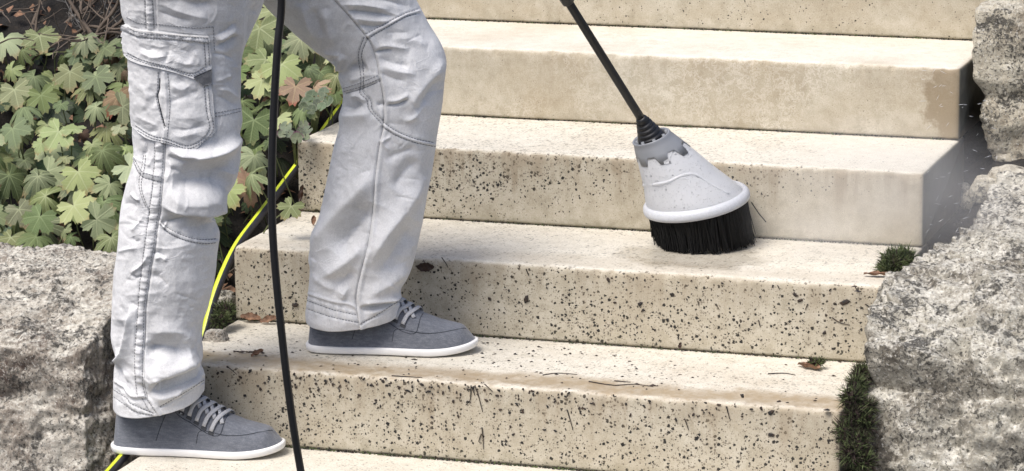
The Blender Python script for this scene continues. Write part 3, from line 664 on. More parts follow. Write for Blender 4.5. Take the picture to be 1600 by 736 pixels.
def leg(rings, anchor, strokes, seed, nr, ns=340, calm=None):
    K = np.array(rings, float)
    mid = (K[:, :2]+K[:, 2:4])/2; L = np.concatenate([[0], np.cumsum(np.hypot(*np.diff(mid, axis=0).T))])
    t = np.linspace(0, L[-1], nr)
    # monotone-ish smooth interpolation of the ring table
    fine = spline(np.column_stack([K, L*1.0]), nr*4)
    R = np.stack([np.interp(t, fine[:, -1], fine[:, i]) for i in range(6)], 1)
    back = 90                                             # fewer segments on the far side
    th = np.concatenate([np.linspace(-math.pi, 0, ns-back, endpoint=False), np.linspace(0, math.pi, back, endpoint=False)])
    V = np.zeros((nr, len(th), 3))
    ce, se = np.cos(th), np.sin(th)
    e = .93
    ce = np.sign(ce)*np.abs(ce)**e; se = np.sign(se)*np.abs(se)**e
    for i in range(nr):
        pl = atplane(R[i, 0], R[i, 1], anchor); pr = atplane(R[i, 2], R[i, 3], anchor)
        c = (pl+pr)/2; a = (pr-pl)/2; wdt = np.linalg.norm(a)
        b = HF*wdt*R[i, 4] + np.array([0, 0, 1.])*R[i, 5]*PXM   # th=-pi/2 is the front; tilt lowers the front
        V[i] = c + ce[:, None]*a + se[:, None]*b
    base = V.copy().reshape(-1, 3)
    m = len(th)
    du = np.roll(V, -1, 1)-np.roll(V, 1, 1); dv = np.gradient(V, axis=0)
    N = np.cross(du, dv); N /= np.linalg.norm(N, axis=2)[:, :, None]+1e-12
    out = V-V.mean(1, keepdims=True)
    if (N*out).sum() < 0: N = -N
    N = N.reshape(-1, 3); P = V.reshape(-1, 3)
    px, py = projv(P)
    view = CAM-P; view /= np.linalg.norm(view, axis=1)[:, None]
    face = np.clip((N*view).sum(1)*2.2+.25, 0, 1)
    d = apply_strokes(px, py, strokes)*face*1.9
    q = P*np.array([1, 1, 1.])
    d += (1.5*ridged(q*11, 3, seed)-.6)+.9*fbm(q*32, 3, seed+4)
    msk = np.clip(fbm(q*9, 2, seed+15)*1.5+.35, 0, 1)
    d += msk*(.9*(ridged(q*np.array([26, 26, 34]), 2, seed+17)-.4)+.5*ridged(q*70, 2, seed+19))
    d += (1-face)*(3*fbm(q*9, 3, seed+8))
    if calm is not None:
        ins = calm(px, py)*(face > .3); d = np.where(ins, d*.15-1.0, d)
    # keep the outline where the folds meet it
    edge = np.clip(np.abs((N*view).sum(1))*3.5, .35, 1)
    P2 = P+N*(d*PXM*edge)[:, None]
    F = [(i*m+j, i*m+(j+1) % m, (i+1)*m+(j+1) % m, (i+1)*m+j) for i in range(nr-1) for j in range(m)]
    return base, P2, F, m, nr
POCKET_TOP = [(201, 84), (230, 92), (262, 100), (300, 108), (327, 100)]
def in_poly(px, py, poly):
    r = np.zeros(len(px), bool); n = len(poly)
    for i in range(n):
        (x1, y1), (x2, y2) = poly[i], poly[(i+1) % n]
        c = ((y1 > py) != (y2 > py)) & (px < (x2-x1)*(py-y1)/(y2-y1+1e-9)+x1); r ^= c
    return r
POCKET_POLY = [(190, 40), (326, 56), (330, 120), (334, 204), (298, 232), (262, 222), (222, 209), (190, 190)]
nb, nP, nF, nm, nnr = leg(near_rings, NEAR, near_strokes, 41, 640, 340, lambda x, y: in_poly(x, y, POCKET_POLY))
fb, fP, fF, fm, fnr = leg(far_rings, FAR, far_strokes, 63, 560, 320)
# hem: the cloth turns inward and upward
def with_hem(P, F, m, nr):
    last = P[(nr-1)*m:nr*m]; c = last.mean(0)
    r1 = last+(c-last)*.025+np.array([0, 0, -.0006]); r2 = last+(c-last)*.05+np.array([0, 0, .02]); r3 = last+(c-last)*.09+np.array([0, 0, .06])
    b = len(P); P = np.vstack([P, r1, r2, r3]); F = list(F)
    rows = [(nr-1)*m, b, b+m, b+2*m]
    for a, q in zip(rows[:-1], rows[1:]):
        F += [(a+j, a+(j+1) % m, q+(j+1) % m, q+j) for j in range(m)]
    return P, F
nP2, nF2 = with_hem(nP, nF, nm, nnr); fP2, fF2 = with_hem(fP, fF, fm, fnr)
tr = MB(); tr.add(nP2, nF2); tr.add(fP2, fF2)
# seat of the trousers above the crotch, joining both legs
hc = (atplane(300, -120, NEAR)+atplane(400, -120, FAR))/2
hv = []; hn = 40
for i, (z, rx, ry) in enumerate([(-.10, .06, .06), (-.07, .115, .15), (0, .135, .19), (.06, .135, .19), (.12, .125, .18), (.17, .12, .175)]):
    for j in range(hn):
        a = 2*math.pi*j/hn; hv.append(hc+np.array([rx*math.cos(a), ry*math.sin(a), z]))
tr.add(hv, [(i*hn+j, i*hn+(j+1) % hn, (i+1)*hn+(j+1) % hn, (i+1)*hn+j) for i in range(5) for j in range(hn)]+[tuple(range(hn-1, -1, -1)), tuple(5*hn+j for j in range(hn))])
trousers = tr.build('trousers', MAT['cloth'], person)
trousers['label'] = 'pale grey cotton cargo trousers, creased'

bvh_base = BVHTree.FromPolygons([Vector(v) for v in nb], nF)
surf_v = [Vector(v) for v in nP2]+[Vector(v) for v in fP2]; off = len(nP2)
surf_f = list(nF2)+[tuple(i+off for i in f) for f in fF2]
bvh_surf = BVHTree.FromPolygons(surf_v, surf_f)
def cast(bvh, x, y, toward=(1, 0)):
    for k in range(14):
        d = Vector(ray(x+toward[0]*k*1.2, y+toward[1]*k*1.2)).normalized()
        h = bvh.ray_cast(Vector(CAM), d)
        if h[0] is not None:
            n = h[1]
            if n.dot(d) > 0: n = -n
            return h[0], n
    return None, None

def patch(top, bottom, nu, nv, off, strokes, name, mat, bvh=None, parent=None, rough=1.0):
    """a sewn-on piece of cloth: a panel between two edge curves laid over the leg"""
    T = spline(top, nu); B = spline(bottom, nu); V = []; Nn = []; PXs = []
    cx = (T[:, 0].mean()+B[:, 0].mean())/2
    for j in range(nv):
        v = j/(nv-1)
        for i in range(nu):
            x, y = T[i]*(1-v)+B[i]*v
            p, n = cast(bvh or bvh_base, x, y, (1 if x < cx else -1, 0))
            if p is None: p, n = cast(bvh or bvh_base, x, y, (0, 1))
            V.append(np.array(p)); Nn.append(np.array(n)); PXs.append((x, y))
    V = np.array(V).reshape(nv, nu, 3); Nn = np.array(Nn).reshape(nv, nu, 3); PXs = np.array(PXs)
    for _ in range(6):                                   # even out the normals
        Q = Nn.copy(); Q[1:-1] += Nn[:-2]+Nn[2:]; Q[:, 1:-1] += Nn[:, :-2]+Nn[:, 2:]; Nn = Q/np.linalg.norm(Q, axis=2)[:, :, None]
    V = V.reshape(-1, 3); Nn = Nn.reshape(-1, 3)
    d = apply_strokes(PXs[:, 0], PXs[:, 1], strokes)*PXM + off
    d += rough*PXM*(1.0*ridged(V*22, 3, 91)-.5+.8*fbm(V*60, 3, 92))
    P = V+Nn*d[:, None]
    F = [(j*nu+i, j*nu+i+1, (j+1)*nu+i+1, (j+1)*nu+i) for j in range(nv-1) for i in range(nu-1)]
    rim = [i for i in range(nu)]+[j*nu+nu-1 for j in range(1, nv)]+[(nv-1)*nu+i for i in range(nu-2, -1, -1)]+[j*nu for j in range(nv-2, 0, -1)]
    b = len(P); low = P[rim]-Nn[rim]*(d[rim]+.002)[:, None]
    P = np.vstack([P, low]); m = len(rim)
    F += [(rim[i], rim[(i+1) % m], b+(i+1) % m, b+i) for i in range(m)]
    o = mesh(name, P, F, mat, parent or trousers)
    return o, P, F
pocket_strokes = [([(251, 112), (250, 140), (247, 150), (252, 172), (259, 198)], 2.6, -4.2, 'line'), ([(258, 112), (261, 150), (261, 178), (258, 205), (256, 228)], 2.4, 2.6, 'line'),
    ([(266, 130), (285, 140), (300, 128)], 5, 2.4, 'ridge'), ([(264, 160), (285, 152), (308, 140)], 5, -2.2, 'ridge'), ([(266, 200), (290, 202), (324, 195)], 3, -2.2, 'ridge'), ([(268, 208), (282, 212), (310, 206)], 5, 2.2, 'ridge'),
    ([(222, 130), (232, 150), (226, 172)], 5, 2.6, 'ridge'), ([(235, 136), (243, 150), (240, 168)], 4, -2.4, 'ridge'), ([(214, 180), (236, 190), (252, 198)], 4, 2.2, 'ridge'), ([(212, 190), (232, 204), (250, 204)], 4, -2, 'ridge'),
    ([(266, 178), (290, 184), (320, 182)], 7, 1.8, 'ridge'), ([(276, 120), (290, 130), (296, 146)], 4, -1.8, 'ridge'),
    ([(320, 104), (324, 140), (327, 172), (329, 200)], 3.5, 1.5, 'line'), ([(318, 104), (322, 172), (326, 204), (297, 227), (262, 217), (236, 211), (212, 197)], 1.5, -1.4, 'line')]
pocket, pV, pF = patch([(202, 82), (230, 90), (262, 98), (300, 104), (327, 100)], [(208, 197), (222, 209), (236, 217), (262, 223.5), (298, 233.5), (318, 220), (335, 205)], 100, 90, .0044, pocket_strokes+crumple((205, 110, 325, 215), 36, 1), 'cargo_pocket', MAT['cloth'])
flap_strokes = [([(198, 42), (219, 51), (262, 54), (325, 62)], 4.5, 1.8, 'line'), ([(198, 47), (219, 57), (262, 60), (325, 66)], 1.8, -1.8, 'line'),
    ([(222, 80), (240, 88), (262, 86)], 5, 2.6, 'ridge'), ([(220, 70), (234, 78), (246, 72)], 4, -2.2, 'ridge'), ([(266, 66), (264, 84), (258, 98)], 3, -2.0, 'ridge'), ([(274, 92), (290, 98), (304, 94)], 5, 2.6, 'ridge'),
    ([(282, 74), (294, 80), (300, 92)], 4, -2.4, 'ridge'), ([(302, 78), (310, 90), (306, 104)], 4, 2.0, 'ridge'), ([(240, 66), (250, 72), (262, 70)], 4, 1.8, 'ridge'),
    ([(199, 82), (224, 94), (262, 103.5), (299, 114.5), (319, 104)], 1.6, -1.5, 'line'), ([(318, 66), (321, 104)], 1.6, -1.3, 'line')]
flap, flV, flF = patch([(197, 37), (219, 46.5), (240, 48), (270, 51.5), (326, 56)], [(195, 80), (205, 90), (222, 98), (262, 108), (299, 120.5), (303, 121), (323, 110.5), (329, 104)], 100, 60, .0078, flap_strokes+crumple((205, 55, 320, 105), 24, 1)+puckers([(205, 46), (320, 57)], [(205, 54), (320, 66)], 5, 1.0), 'pocket_flap', MAT['cloth'])
tab, tbV, tbF = patch([(302, 119), (328, 106)], [(316, 133), (327, 130)], 14, 10, .0085, [], 'pocket_tab', MAT['knit'])
tab['label'] = 'dark knitted tab under the pocket flap'
allv = list(surf_v); allf = list(surf_f)
for V_, F_ in ((pV, pF), (flV, flF), (tbV, tbF)):
    b = len(allv); allv += [Vector(v) for v in V_]; allf += [tuple(i+b for i in f) for f in F_]
bvh_all = BVHTree.FromPolygons(allv, allf)

def stitches(lines, parent, name, dash=3.1, gap=1.5, w=.58, lift=.0004, mat='thread'):
    mb = MB()
    for pts in lines:
        Q = spline(pts, max(8, int(np.linalg.norm(np.diff(np.array(pts, float), axis=0), axis=1).sum())))
        L = np.concatenate([[0], np.cumsum(np.linalg.norm(np.diff(Q, axis=0), axis=1))]); s = 0
        while s < L[-1]-1:
            a = [np.interp(s, L, Q[:, k]) for k in (0, 1)]; b = [np.interp(min(L[-1], s+dash), L, Q[:, k]) for k in (0, 1)]
            pa, na = cast(bvh_all, *a, (1, 0)); pb, nb_ = cast(bvh_all, *b, (1, 0))
            s += dash+gap+rng.uniform(-.2, .2)
            if pa is None or pb is None or (pa-pb).length > dash*PXM*3: continue
            n = (na+nb_).normalized(); t = (pb-pa).normalized(); sd = n.cross(t).normalized()*w*PXM
            up = n*(.0007+lift)
            mb.add([pa-sd-n*.001, pa+sd-n*.001, pb+sd-n*.001, pb-sd-n*.001, pa-sd*.7+up, pa+sd*.7+up, pb+sd*.7+up, pb-sd*.7+up],
                   [(4, 5, 6, 7), (0, 1, 5, 4), (1, 2, 6, 5), (2, 3, 7, 6), (3, 0, 4, 7)])
    o = mb.build(name, MAT[mat], parent); o['kind'] = 'stuff'; return o
lines_near = [SEAM_N_L, SEAM_N_R, [(226, 0), (228, 38), (228, 44)], [(238, 0), (240, 36), (241, 46)],
    [(198, 27), (218, 36), (240, 37), (300, 43), (333, 42)], [(333, 42), (335, 78)],
    [(209, 246), (221, 267), (232, 272), (252, 277)], [(209, 252), (220, 274), (234, 279), (252, 284)], [(225, 242), (222, 260), (217, 285), (220, 303), (228, 324)], [(228, 242), (226, 262), (221, 285), (223, 302), (232, 326)],
    [(250, 345), (262, 356), (281, 366), (302, 373), (322, 375), (341, 373)], [(250, 350), (262, 362), (281, 372), (302, 378), (322, 380.5), (341, 378.5)],
    [(336, 177), (355, 173), (376, 169.5)], [(336, 182), (355, 178.5), (376, 174)],
    [(250, 635), (280, 618), (300, 606), (318, 594)], [(178, 609), (198, 622), (206, 631), (240, 645)], [(178, 620), (198, 634), (212, 643), (238, 648)], [(230, 624), (244, 644)], [(222, 622), (232, 640)]]
st1 = stitches(lines_near, trousers, 'stitching')
lines_far = [[(572, 53), (600, 38), (630, 22), (648, 17)], [(575, 60), (602, 44), (632, 27), (650, 22)],
    [(569, 58), (560, 85), (563, 112), (564, 130), (562, 145), (573, 156), (577, 172), (597, 194)], [(574, 61), (565, 85), (568, 110), (568, 130), (567, 143), (579, 157), (582, 172), (598, 188)],
    [(536, 138.5), (560, 130.5), (592, 117)], [(537, 143), (562, 136), (593, 123)], [(598, 190), (620, 205), (650, 217), (681, 223)], [(598, 198), (620, 212), (650, 223), (680, 229)],
    [(563, 506), (590, 491), (627, 468)], [(479, 469), (518, 483), (556, 492)], [(478, 482), (518, 495), (560, 504)]]
stitches(lines_far, trousers, 'stitching')
stitches([[(199, 43), (219, 51), (262, 55), (325, 60)], [(199, 48), (219, 57), (262, 60), (325, 66)], [(199, 82), (224, 94), (262, 103.5), (299, 114.5), (319, 104)], [(197, 86), (222, 97), (262, 106.5), (299, 118), (322, 108)], [(319, 66), (321, 103)], [(325, 62), (327, 103)]], trousers, 'stitching')
stitches([[(319, 134), (322, 172), (326, 203), (297, 227), (262, 217), (236, 211), (212, 196)], [(325, 132), (328, 172), (332, 204), (298, 231), (262, 221.5), (236, 215), (214, 203)],
          [(247, 112), (246, 140), (244, 152), (250, 176), (257, 200)], [(262, 114), (265, 150), (265, 178), (262, 205), (260, 224)]], trousers, 'stitching')
# fine welt of the inside-leg seam, a thin dark fold line
stitches([INSEAM[1:]], trousers, 'seam', dash=5, gap=0, w=.34, lift=-.0003)
stitches([SEAM_N_E], trousers, 'seam', dash=5, gap=0, w=.42, lift=-.0003)
stitches([[(250, 122), (249, 140), (246.5, 150), (251, 172), (258, 197)]], trousers, 'pleat_shade', dash=4, gap=0, w=1.2, lift=-.0002, mat='seam_dark')  # dark strip standing in for the shade down inside the pleat
stitches([[(536, 147), (562, 140), (594, 127)]], trousers, 'seam', dash=5, gap=0, w=.6, lift=-.0002)

# ------------------------------------------------------------------ sneakers
def interp(tab, s): a = np.array(tab); return np.interp(s, a[:, 0], a[:, 1])
WID = [(0, .004), (.008, .016), (.03, .027), (.08, .034), (.2, .037), (.35, .036), (.5, .0395), (.65, .0465), (.75, .0485), (.84, .0455), (.91, .0385), (.96, .028), (.985, .018), (1, .004)]
HGT = [(0, .054), (.03, .064), (.1, .078), (.2, .095), (.33, .104), (.42, .099), (.5, .087), (.6, .068), (.7, .053), (.8, .0415), (.88, .034), (.94, .027), (.98, .019), (1, .010)]
CURV = [(0, 0), (.3, -.002), (.6, .0), (1, .004)]
LEN = .297; SOLE = .0125
def smooth_tab(tab, n=400):
    s = np.linspace(0, 1, n); v = interp(tab, s); k = np.ones(15)/15
    vp = np.pad(v, 7, mode='edge'); sm = np.convolve(vp, k, 'valid'); w = np.clip(np.minimum(s, 1-s)/.04, 0, 1); return s, v*(1-w)+sm*w
_sw, _vw = smooth_tab(WID); _sh, _vh = smooth_tab(HGT)
def wid(s): return np.interp(s, _sw, _vw)
def hgt(s): return np.interp(s, _sh, _vh)
def spring(s): return .009*np.clip((s-.72)/.28, 0, 1)**2
def upper(s, th, off=0.0):
    """point on the shoe upper: s heel..toe, th 0 near side sole .. pi far side"""
    w = wid(s)*.965; h = hgt(s)
    e1 = .55+.25*sstep(.55, 1, s); e2 = .85
    cy = np.sign(np.cos(th))*np.abs(np.cos(th))**e1; sz = np.abs(np.sin(th))**e2
    nar = 1-.42*sz*sstep(.75, .4, s)-.10*sz
    y = -w*cy*nar + interp(CURV, s)
    # heel leans a little, toe rounds over
    x = s*LEN + (.006-.02*sz*.3)*(s < .06)*(1-s/.06)*0
    x = x - sz*.012*sstep(.9, 1, s) + sz*.006*sstep(.08, 0, s)
    z = SOLE+h*sz+spring(s)
    return np.stack([x, y, z], -1)
def up_n(s, th):
    e = 1e-3; a = upper(np.clip(s+e, 0, 1), th)-upper(np.clip(s-e, 0, 1), th); b = upper(s, th+e)-upper(s, th-e)
    n = np.cross(b, a); n = n/(np.linalg.norm(n)+1e-12)
    c = np.array([s*LEN, 0, SOLE]); p = upper(s, th)
    return n if n@(p-c) > 0 else -n
def sneaker(loc, yaw, label, dots, mirror=False):
    root = empty('sneaker', Vector(loc)-person.location); root.parent = person; root['label'] = label
    org = np.array(loc); cy, sy = math.cos(yaw), math.sin(yaw)
    def W(p):
        p = np.atleast_2d(p); return np.stack([p[:, 0]*cy-p[:, 1]*sy+org[0], p[:, 0]*sy+p[:, 1]*cy+org[1], p[:, 2]+org[2]], 1)
    # upper
    s = np.concatenate([np.linspace(0, .06, 16, endpoint=False), np.linspace(.06, .9, 120, endpoint=False), np.linspace(.9, 1, 30)]); th = np.linspace(0, math.pi, 90)
    SS, TT = np.meshgrid(s, th, indexing='ij'); P = upper(SS.ravel(), TT.ravel())
    cr = .0012*np.clip(ridged(P*np.array([55, 30, 30]), 2, 4)-.2, 0, 1)*np.exp(-((P[:, 0]/LEN-.66)/.1)**2)
    P[:, 2] -= cr; P[:, 2] += .0006*fbm(P*40, 3, 8)
    n = len(th); F = [(i*n+j, (i+1)*n+j, (i+1)*n+j+1, i*n+j+1) for i in range(len(s)-1) for j in range(n-1)]
    F.append(tuple(range(n))); F.append(tuple((len(s)-1)*n+j for j in range(n-1, -1, -1)))
    up = mesh('upper', W(P), F, MAT['shoe'], root)
    # sole: a slab following the outline with rounded edges
    k = 150; a = np.linspace(0, 2*math.pi, k, endpoint=False); ss = (1-np.cos(a))/2; side = np.where(a < math.pi, -1, 1)
    ss = .5-.5*np.cos(a)
    rows = []
    for (zz, grow) in ((0.0, -.004), (.001, -.0010), (.003, .0002), (.008, .0010), (.0118, .0010), (.0132, .0), (.0135, -.004)):
        w = wid(ss)+.0014+grow; x = (ss-.5)*(LEN+.006+2*grow)+LEN*.5
        y = side*w+interp(CURV, ss); z = zz+spring(ss)*(1 if zz > 0 else 1)
        rows.append(np.stack([x, y, z], 1))
    V = np.vstack(rows); F = [(i*k+j, i*k+(j+1) % k, (i+1)*k+(j+1) % k, (i+1)*k+j) for i in range(len(rows)-1) for j in range(k)]
    F += [tuple(range(k-1, -1, -1)), tuple((len(rows)-1)*k+j for j in range(k))]
    sole = mesh('sole', W(V), F, MAT['rubber_white'], root)
    def path(pts, n=40, off=.0003):
        q = spline(pts, n); return np.array([upper(p[0], p[1])+up_n(p[0], p[1])*off for p in q])
    # seams
    for pts in ([(.52, .10), (.535, .34), (.58, .42), (.7, .50), (.82, .72), (.93, 1.15), (.975, 1.57)], [(.28, .10), (.33, .5), (.40, .95), (.43, 1.2)],
                [(.33, 1.0), (.40, .58), (.50, .46), (.60, .36), (.655, .42), (.675, .7), (.69, 1.57)],
                [(.02, .95), (.1, .86), (.2, .82), (.3, .95), (.36, 1.2)]):
        q = path(pts); mb = MB(); Q = W(q)
        for i in range(0, len(Q)-1):
            mb.tube(Q[i:i+2], .0005, 5)
        mb.build('seam', MAT['seam_dark'], root)
    # tongue and laces
    def ribbon(pts, width, thick, off):
        q = spline(pts, 18); c = np.array([upper(p[0], p[1]) for p in q]); nn = np.array([up_n(p[0], p[1]) for p in q])
        arch = np.sin(np.linspace(0, math.pi, len(q)))*.0025
        c = c+nn*(off+arch[:, None]); t = np.gradient(c, axis=0); t /= np.linalg.norm(t, axis=1)[:, None]; sd = np.cross(t, nn); sd /= np.linalg.norm(sd, axis=1)[:, None]
        V = []
        for i in range(len(q)):
            for (a_, b_) in ((-1, 0), (-.7, 1), (.7, 1), (1, 0), (.7, -1), (-.7, -1)): V.append(c[i]+sd[i]*a_*width/2+nn[i]*b_*thick/2)
        F = [(i*6+j, i*6+(j+1) % 6, (i+1)*6+(j+1) % 6, (i+1)*6+j) for i in range(len(q)-1) for j in range(6)]+[tuple(range(5, -1, -1)), tuple((len(q)-1)*6+j for j in range(6))]
        return W(np.array(V)), F
    for i, s0 in enumerate(dots):
        near, farr = .72-.05*i, math.pi-.8
        V, F = ribbon([(s0, near), (s0+.022, near+.35), (s0+.055, 1.35), (s0+.075, 1.9), (s0+.08, farr)], .0074, .0018, .0030); mesh('lace', V, F, MAT['lace'], root)
        V, F = ribbon([(s0+.062, near+.42), (s0+.040, 1.25), (s0+.010, 1.7), (s0+.0, farr)], .0072, .0018, .0016); mesh('lace', V, F, MAT['lace'], root)
        p = upper(s0-.002, near-.05); nn = up_n(s0-.002, near-.05); t = np.array([1., 0, -.5]); t -= nn*(t@nn); t /= np.linalg.norm(t); b = np.cross(nn, t)
        V = [p+t*a_*.0050+b*b_*.0026+nn*h_ for h_ in (-.001, .0014) for a_, b_ in ((-1, -1), (1, -1), (1, 1), (-1, 1))]
        mesh('eyelet', W(np.array(V)), [(4, 5, 6, 7), (0, 1, 5, 4), (1, 2, 6, 5), (2, 3, 7, 6), (3, 0, 4, 7)], MAT['eyelet'], root, False)
    return root, W
near_shoe, Wn = sneaker((-.560, -.098, -H+.0015), math.atan2(.052, .286), 'blue grey canvas sneaker standing on the bottom step', [.385, .43, .475, .52, .565, .61])
far_shoe, Wf = sneaker((-.293, .150, .0015), math.atan2(.062, .29), 'blue grey canvas sneaker standing one step higher', [.45, .495, .54, .585])
# little metal badge on the side of the lower shoe
p = upper(.43, .62); nn = up_n(.43, .62); t = np.array([1., 0, .1]); t -= nn*(t@nn); t /= np.linalg.norm(t); b = np.cross(nn, t)
V = [p+t*a_*.0034+b*b_*.0016+nn*h_ for h_ in (-.001, .0014) for a_, b_ in ((-1, -1), (.6, -1), (1, 1), (-.6, 1))]
mesh('badge', Wn(np.array(V)), [(4, 5, 6, 7), (0, 1, 5, 4), (1, 2, 6, 5), (2, 3, 7, 6), (3, 0, 4, 7)], MAT['badge'], near_shoe, False)

# ------------------------------------------------------------------ hoses
hp = [atplane(455, -330, NEAR+HF*-.30), atplane(447, -120, NEAR+HF*-.30)]
for (x, y) in ((440, 0), (434, 70), (428.5, 160), (425, 260), (425.5, 350), (431, 430), (439, 510), (448, 590), (459, 670), (470, 736)): hp.append(atplane(x, y, NEAR+HF*-.34))
e = hp[-1]; hp += [np.array([e[0]+.022, e[1]-.01, e[2]-.10]), np.array([e[0]+.05, e[1]-.03, e[2]-.19])]
hp[0] = hp[2]+np.array([.02, -.05, .36]); hp[1] = hp[2]+np.array([.008, -.015, .15])
bh = MB().tube(spline(hp, 130), .0064, 14).build('black_hose', MAT['hose_black'])
tag(bh, 'thin black rubber hose hanging down between the two legs', 'hose')

yp = []
for (x, y, X) in ((566, 120, XL-.03), (541, 156, XL-.028), (515, 193, XL-.028), (480, 240, XL-.028), (441, 291, XL-.030), (405, 338, XL-.028), (372, 382, XL-.024), (350, 425, XL-.02), (333, 470, XL-.02), (320, 518, XL-.02), (300, 575, XL-.03), (262, 632, XL-.035), (226, 675, XL-.035), (200, 705, XL-.03), (176, 733, XL-.025), (140, 772, XL-.02)):
    yp.append(atx(x, y, X))
Y = spline(yp, 200); V, F, th = tube(Y, .0082, 20, True, ref=(-1, .12, .75))
yh = mesh('garden_hose', V, F, [MAT['hose_yellow'], MAT['hose_grey']])
mi = []
n = 20
for i in range(len(Y)-1):
    for j in range(n): mi.append(0 if (j <= 5 or j >= 16) else 1)
mi += [1, 1]; yh.data.polygons.foreach_set('material_index', mi)
tag(yh, 'yellow and dark grey garden hose running down the left end of the steps', 'hose')

# ------------------------------------------------------------------ wash brush on its lance
brush = empty('wash_brush', tuple(aty(1095, 400, .50)))
tag(brush, 'wash brush with translucent white hood and black bristles on a black lance', 'brush')
def basis(ax, tow):                # unit vector pointing up the tool: image direction plus a lean toward the camera
    v = RT*ax[0]+UP*ax[1]; v /= np.linalg.norm(v); c_, s_ = math.cos(math.radians(tow)), math.sin(math.radians(tow))
    return v*c_-FW*s_
Cm = aty(1088, 314, .555); Um = basis((-.19, .98), 17)
Cc = aty(1019, 216, .515); Uc = basis((-.36, .93), 19)
Ul = basis((-.555, .83), 33)
def frame(u):
    r = np.cross(FW, u); r /= np.linalg.norm(r); f = np.cross(u, r); return r, f      # r to the image side, f away
def circle(c, u, rad, n=96, sq=1.0):
    r, f = frame(u); a = np.linspace(0, 2*math.pi, n, endpoint=False)
    return c + rad*np.cos(a)[:, None]*r + sq*rad*np.sin(a)[:, None]*f
def loft(rows, closed_caps=False):
    n = len(rows[0]); V = np.vstack(rows)
    F = [(i*n+j, i*n+(j+1) % n, (i+1)*n+(j+1) % n, (i+1)*n+j) for i in range(len(rows)-1) for j in range(n)]
    if closed_caps: F += [tuple(range(n-1, -1, -1)), tuple((len(rows)-1)*n+j for j in range(n))]
    return V, F
RM, RC = .0955, .0345
tm = NT('frosted_plastic')
dro = tm.vor(340); ds = tm.n('ShaderNodeSeparateColor'); tm.l(dro.outputs['Color'], ds.inputs[0])
drop = tm.math('MULTIPLY', tm.math('SUBTRACT', tm.math('MULTIPLY', ds.outputs[0], .42), dro.outputs['Distance']), 5, clamp=True)
dro2 = tm.vor(170); ds2 = tm.n('ShaderNodeSeparateColor'); tm.l(dro2.outputs['Color'], ds2.inputs[0])
drop2 = tm.math('MULTIPLY', tm.math('SUBTRACT', tm.math('MULTIPLY', tm.math('POWER', ds2.outputs[0], 3), .4), dro2.outputs['Distance']), 5, clamp=True)
nb_ = tm.bump(tm.math('ADD', drop, tm.math('MULTIPLY', drop2, 2)), .8, .002)
pc = tm.mix(tm.math('MULTIPLY', tm.math('MAXIMUM', drop, drop2), .5), (.90, .905, .91), (.58, .59, .61))
pb = tm.bsdf(pc, .32, nb_, **{'Specular IOR Level': .5}); trn = tm.n('ShaderNodeBsdfTranslucent'); tm.l(pc, trn.inputs['Color'])
tra = tm.n('ShaderNodeBsdfTransparent'); tra.inputs['Color'].default_value = (.93, .94, .96, 1)
m1 = tm.n('ShaderNodeMixShader'); m1.inputs[0].default_value = .40; tm.l(pb.outputs[0], m1.inputs[1]); tm.l(trn.outputs[0], m1.inputs[2])
m2 = tm.n('ShaderNodeMixShader'); m2.inputs[0].default_value = .32; tm.l(m1.outputs[0], m2.inputs[1]); tm.l(tra.outputs[0], m2.inputs[2])
MAT['frosted'] = tm.done(m2)
MAT['frosted_rim'] = simple('frosted_rim', (.52, .53, .55), .4, .15, 260, .4, **{'Subsurface Weight': .25, 'Subsurface Radius': (.01, .01, .012)})
rows = []; nh = 44
for i in range(nh):
    t = i/(nh-1)
    c = Cc*(1-t)+Cm*t; u = Uc*(1-t)+Um*t; u /= np.linalg.norm(u)
    rad = RC*.97+(RM*.94-RC*.97)*(t**.98*.86+.14*sstep(.55, 1.0, t)) + .003*math.sin(math.pi*t)
    ring = circle(c, u, rad)
    a = np.linspace(0, 2*math.pi, 96, endpoint=False)
    rows.append(ring)
inner = [r_+(r_.mean(0)-r_)*.03 for r_ in rows[::-1]]
V, F = loft(rows+inner); hood = mesh('hood', V, F, MAT['frosted'], brush)
# clamp plates moulded on the hood below the collar
hb = BVHTree.FromPolygons([Vector(v) for v in V], F)
def on_hood(x, y):
    return np.array(cast(hb, x, y, (1 if x < 1060 else -1, 0))[0])+np.array(FW)*.0012
MB().tube(spline([on_hood(*q) for q in ((1002, 289), (1024, 288), (1044, 284), (1064, 275), (1082, 272), (1096, 278), (1118, 292), (1138, 303))], 50), .0030, 10).build('moulded_ridge', MAT['frosted'], hood)
MB().tube(spline([on_hood(*q) for q in ((1046, 286), (1064, 279), (1078, 283), (1066, 306))], 30), .0018, 8).build('moulded_ridge', MAT['frosted'], hood)
for top, bot in (([(1032, 234), (1054, 224)], [(1038, 257), (1045, 255)]),):
    patch(top, bot, 10, 10, .0012, [], 'clip', MAT['frosted'], bvh=hb, parent=hood, rough=0)
# rim with fine teeth
rows = []
for (h, g) in ((.011, -.006), (.0085, -.001), (.004, .002), (-.002, .0035), (-.0070, .0025), (-.0085, -.001), (-.006, -.008), (.006, -.009)):
    ring = circle(Cm+Um*h, Um, RM+g-.001, 240); a = np.arange(240)
    if g > 0: ring = ring + (ring-Cm)*(.006*((a % 4) < 2))[:, None]*(1 if h > 0 else 0)
    rows.append(ring)
rows.append(rows[0]); V, F = loft(rows); mesh('rim', V, F, MAT['frosted_rim'], hood)
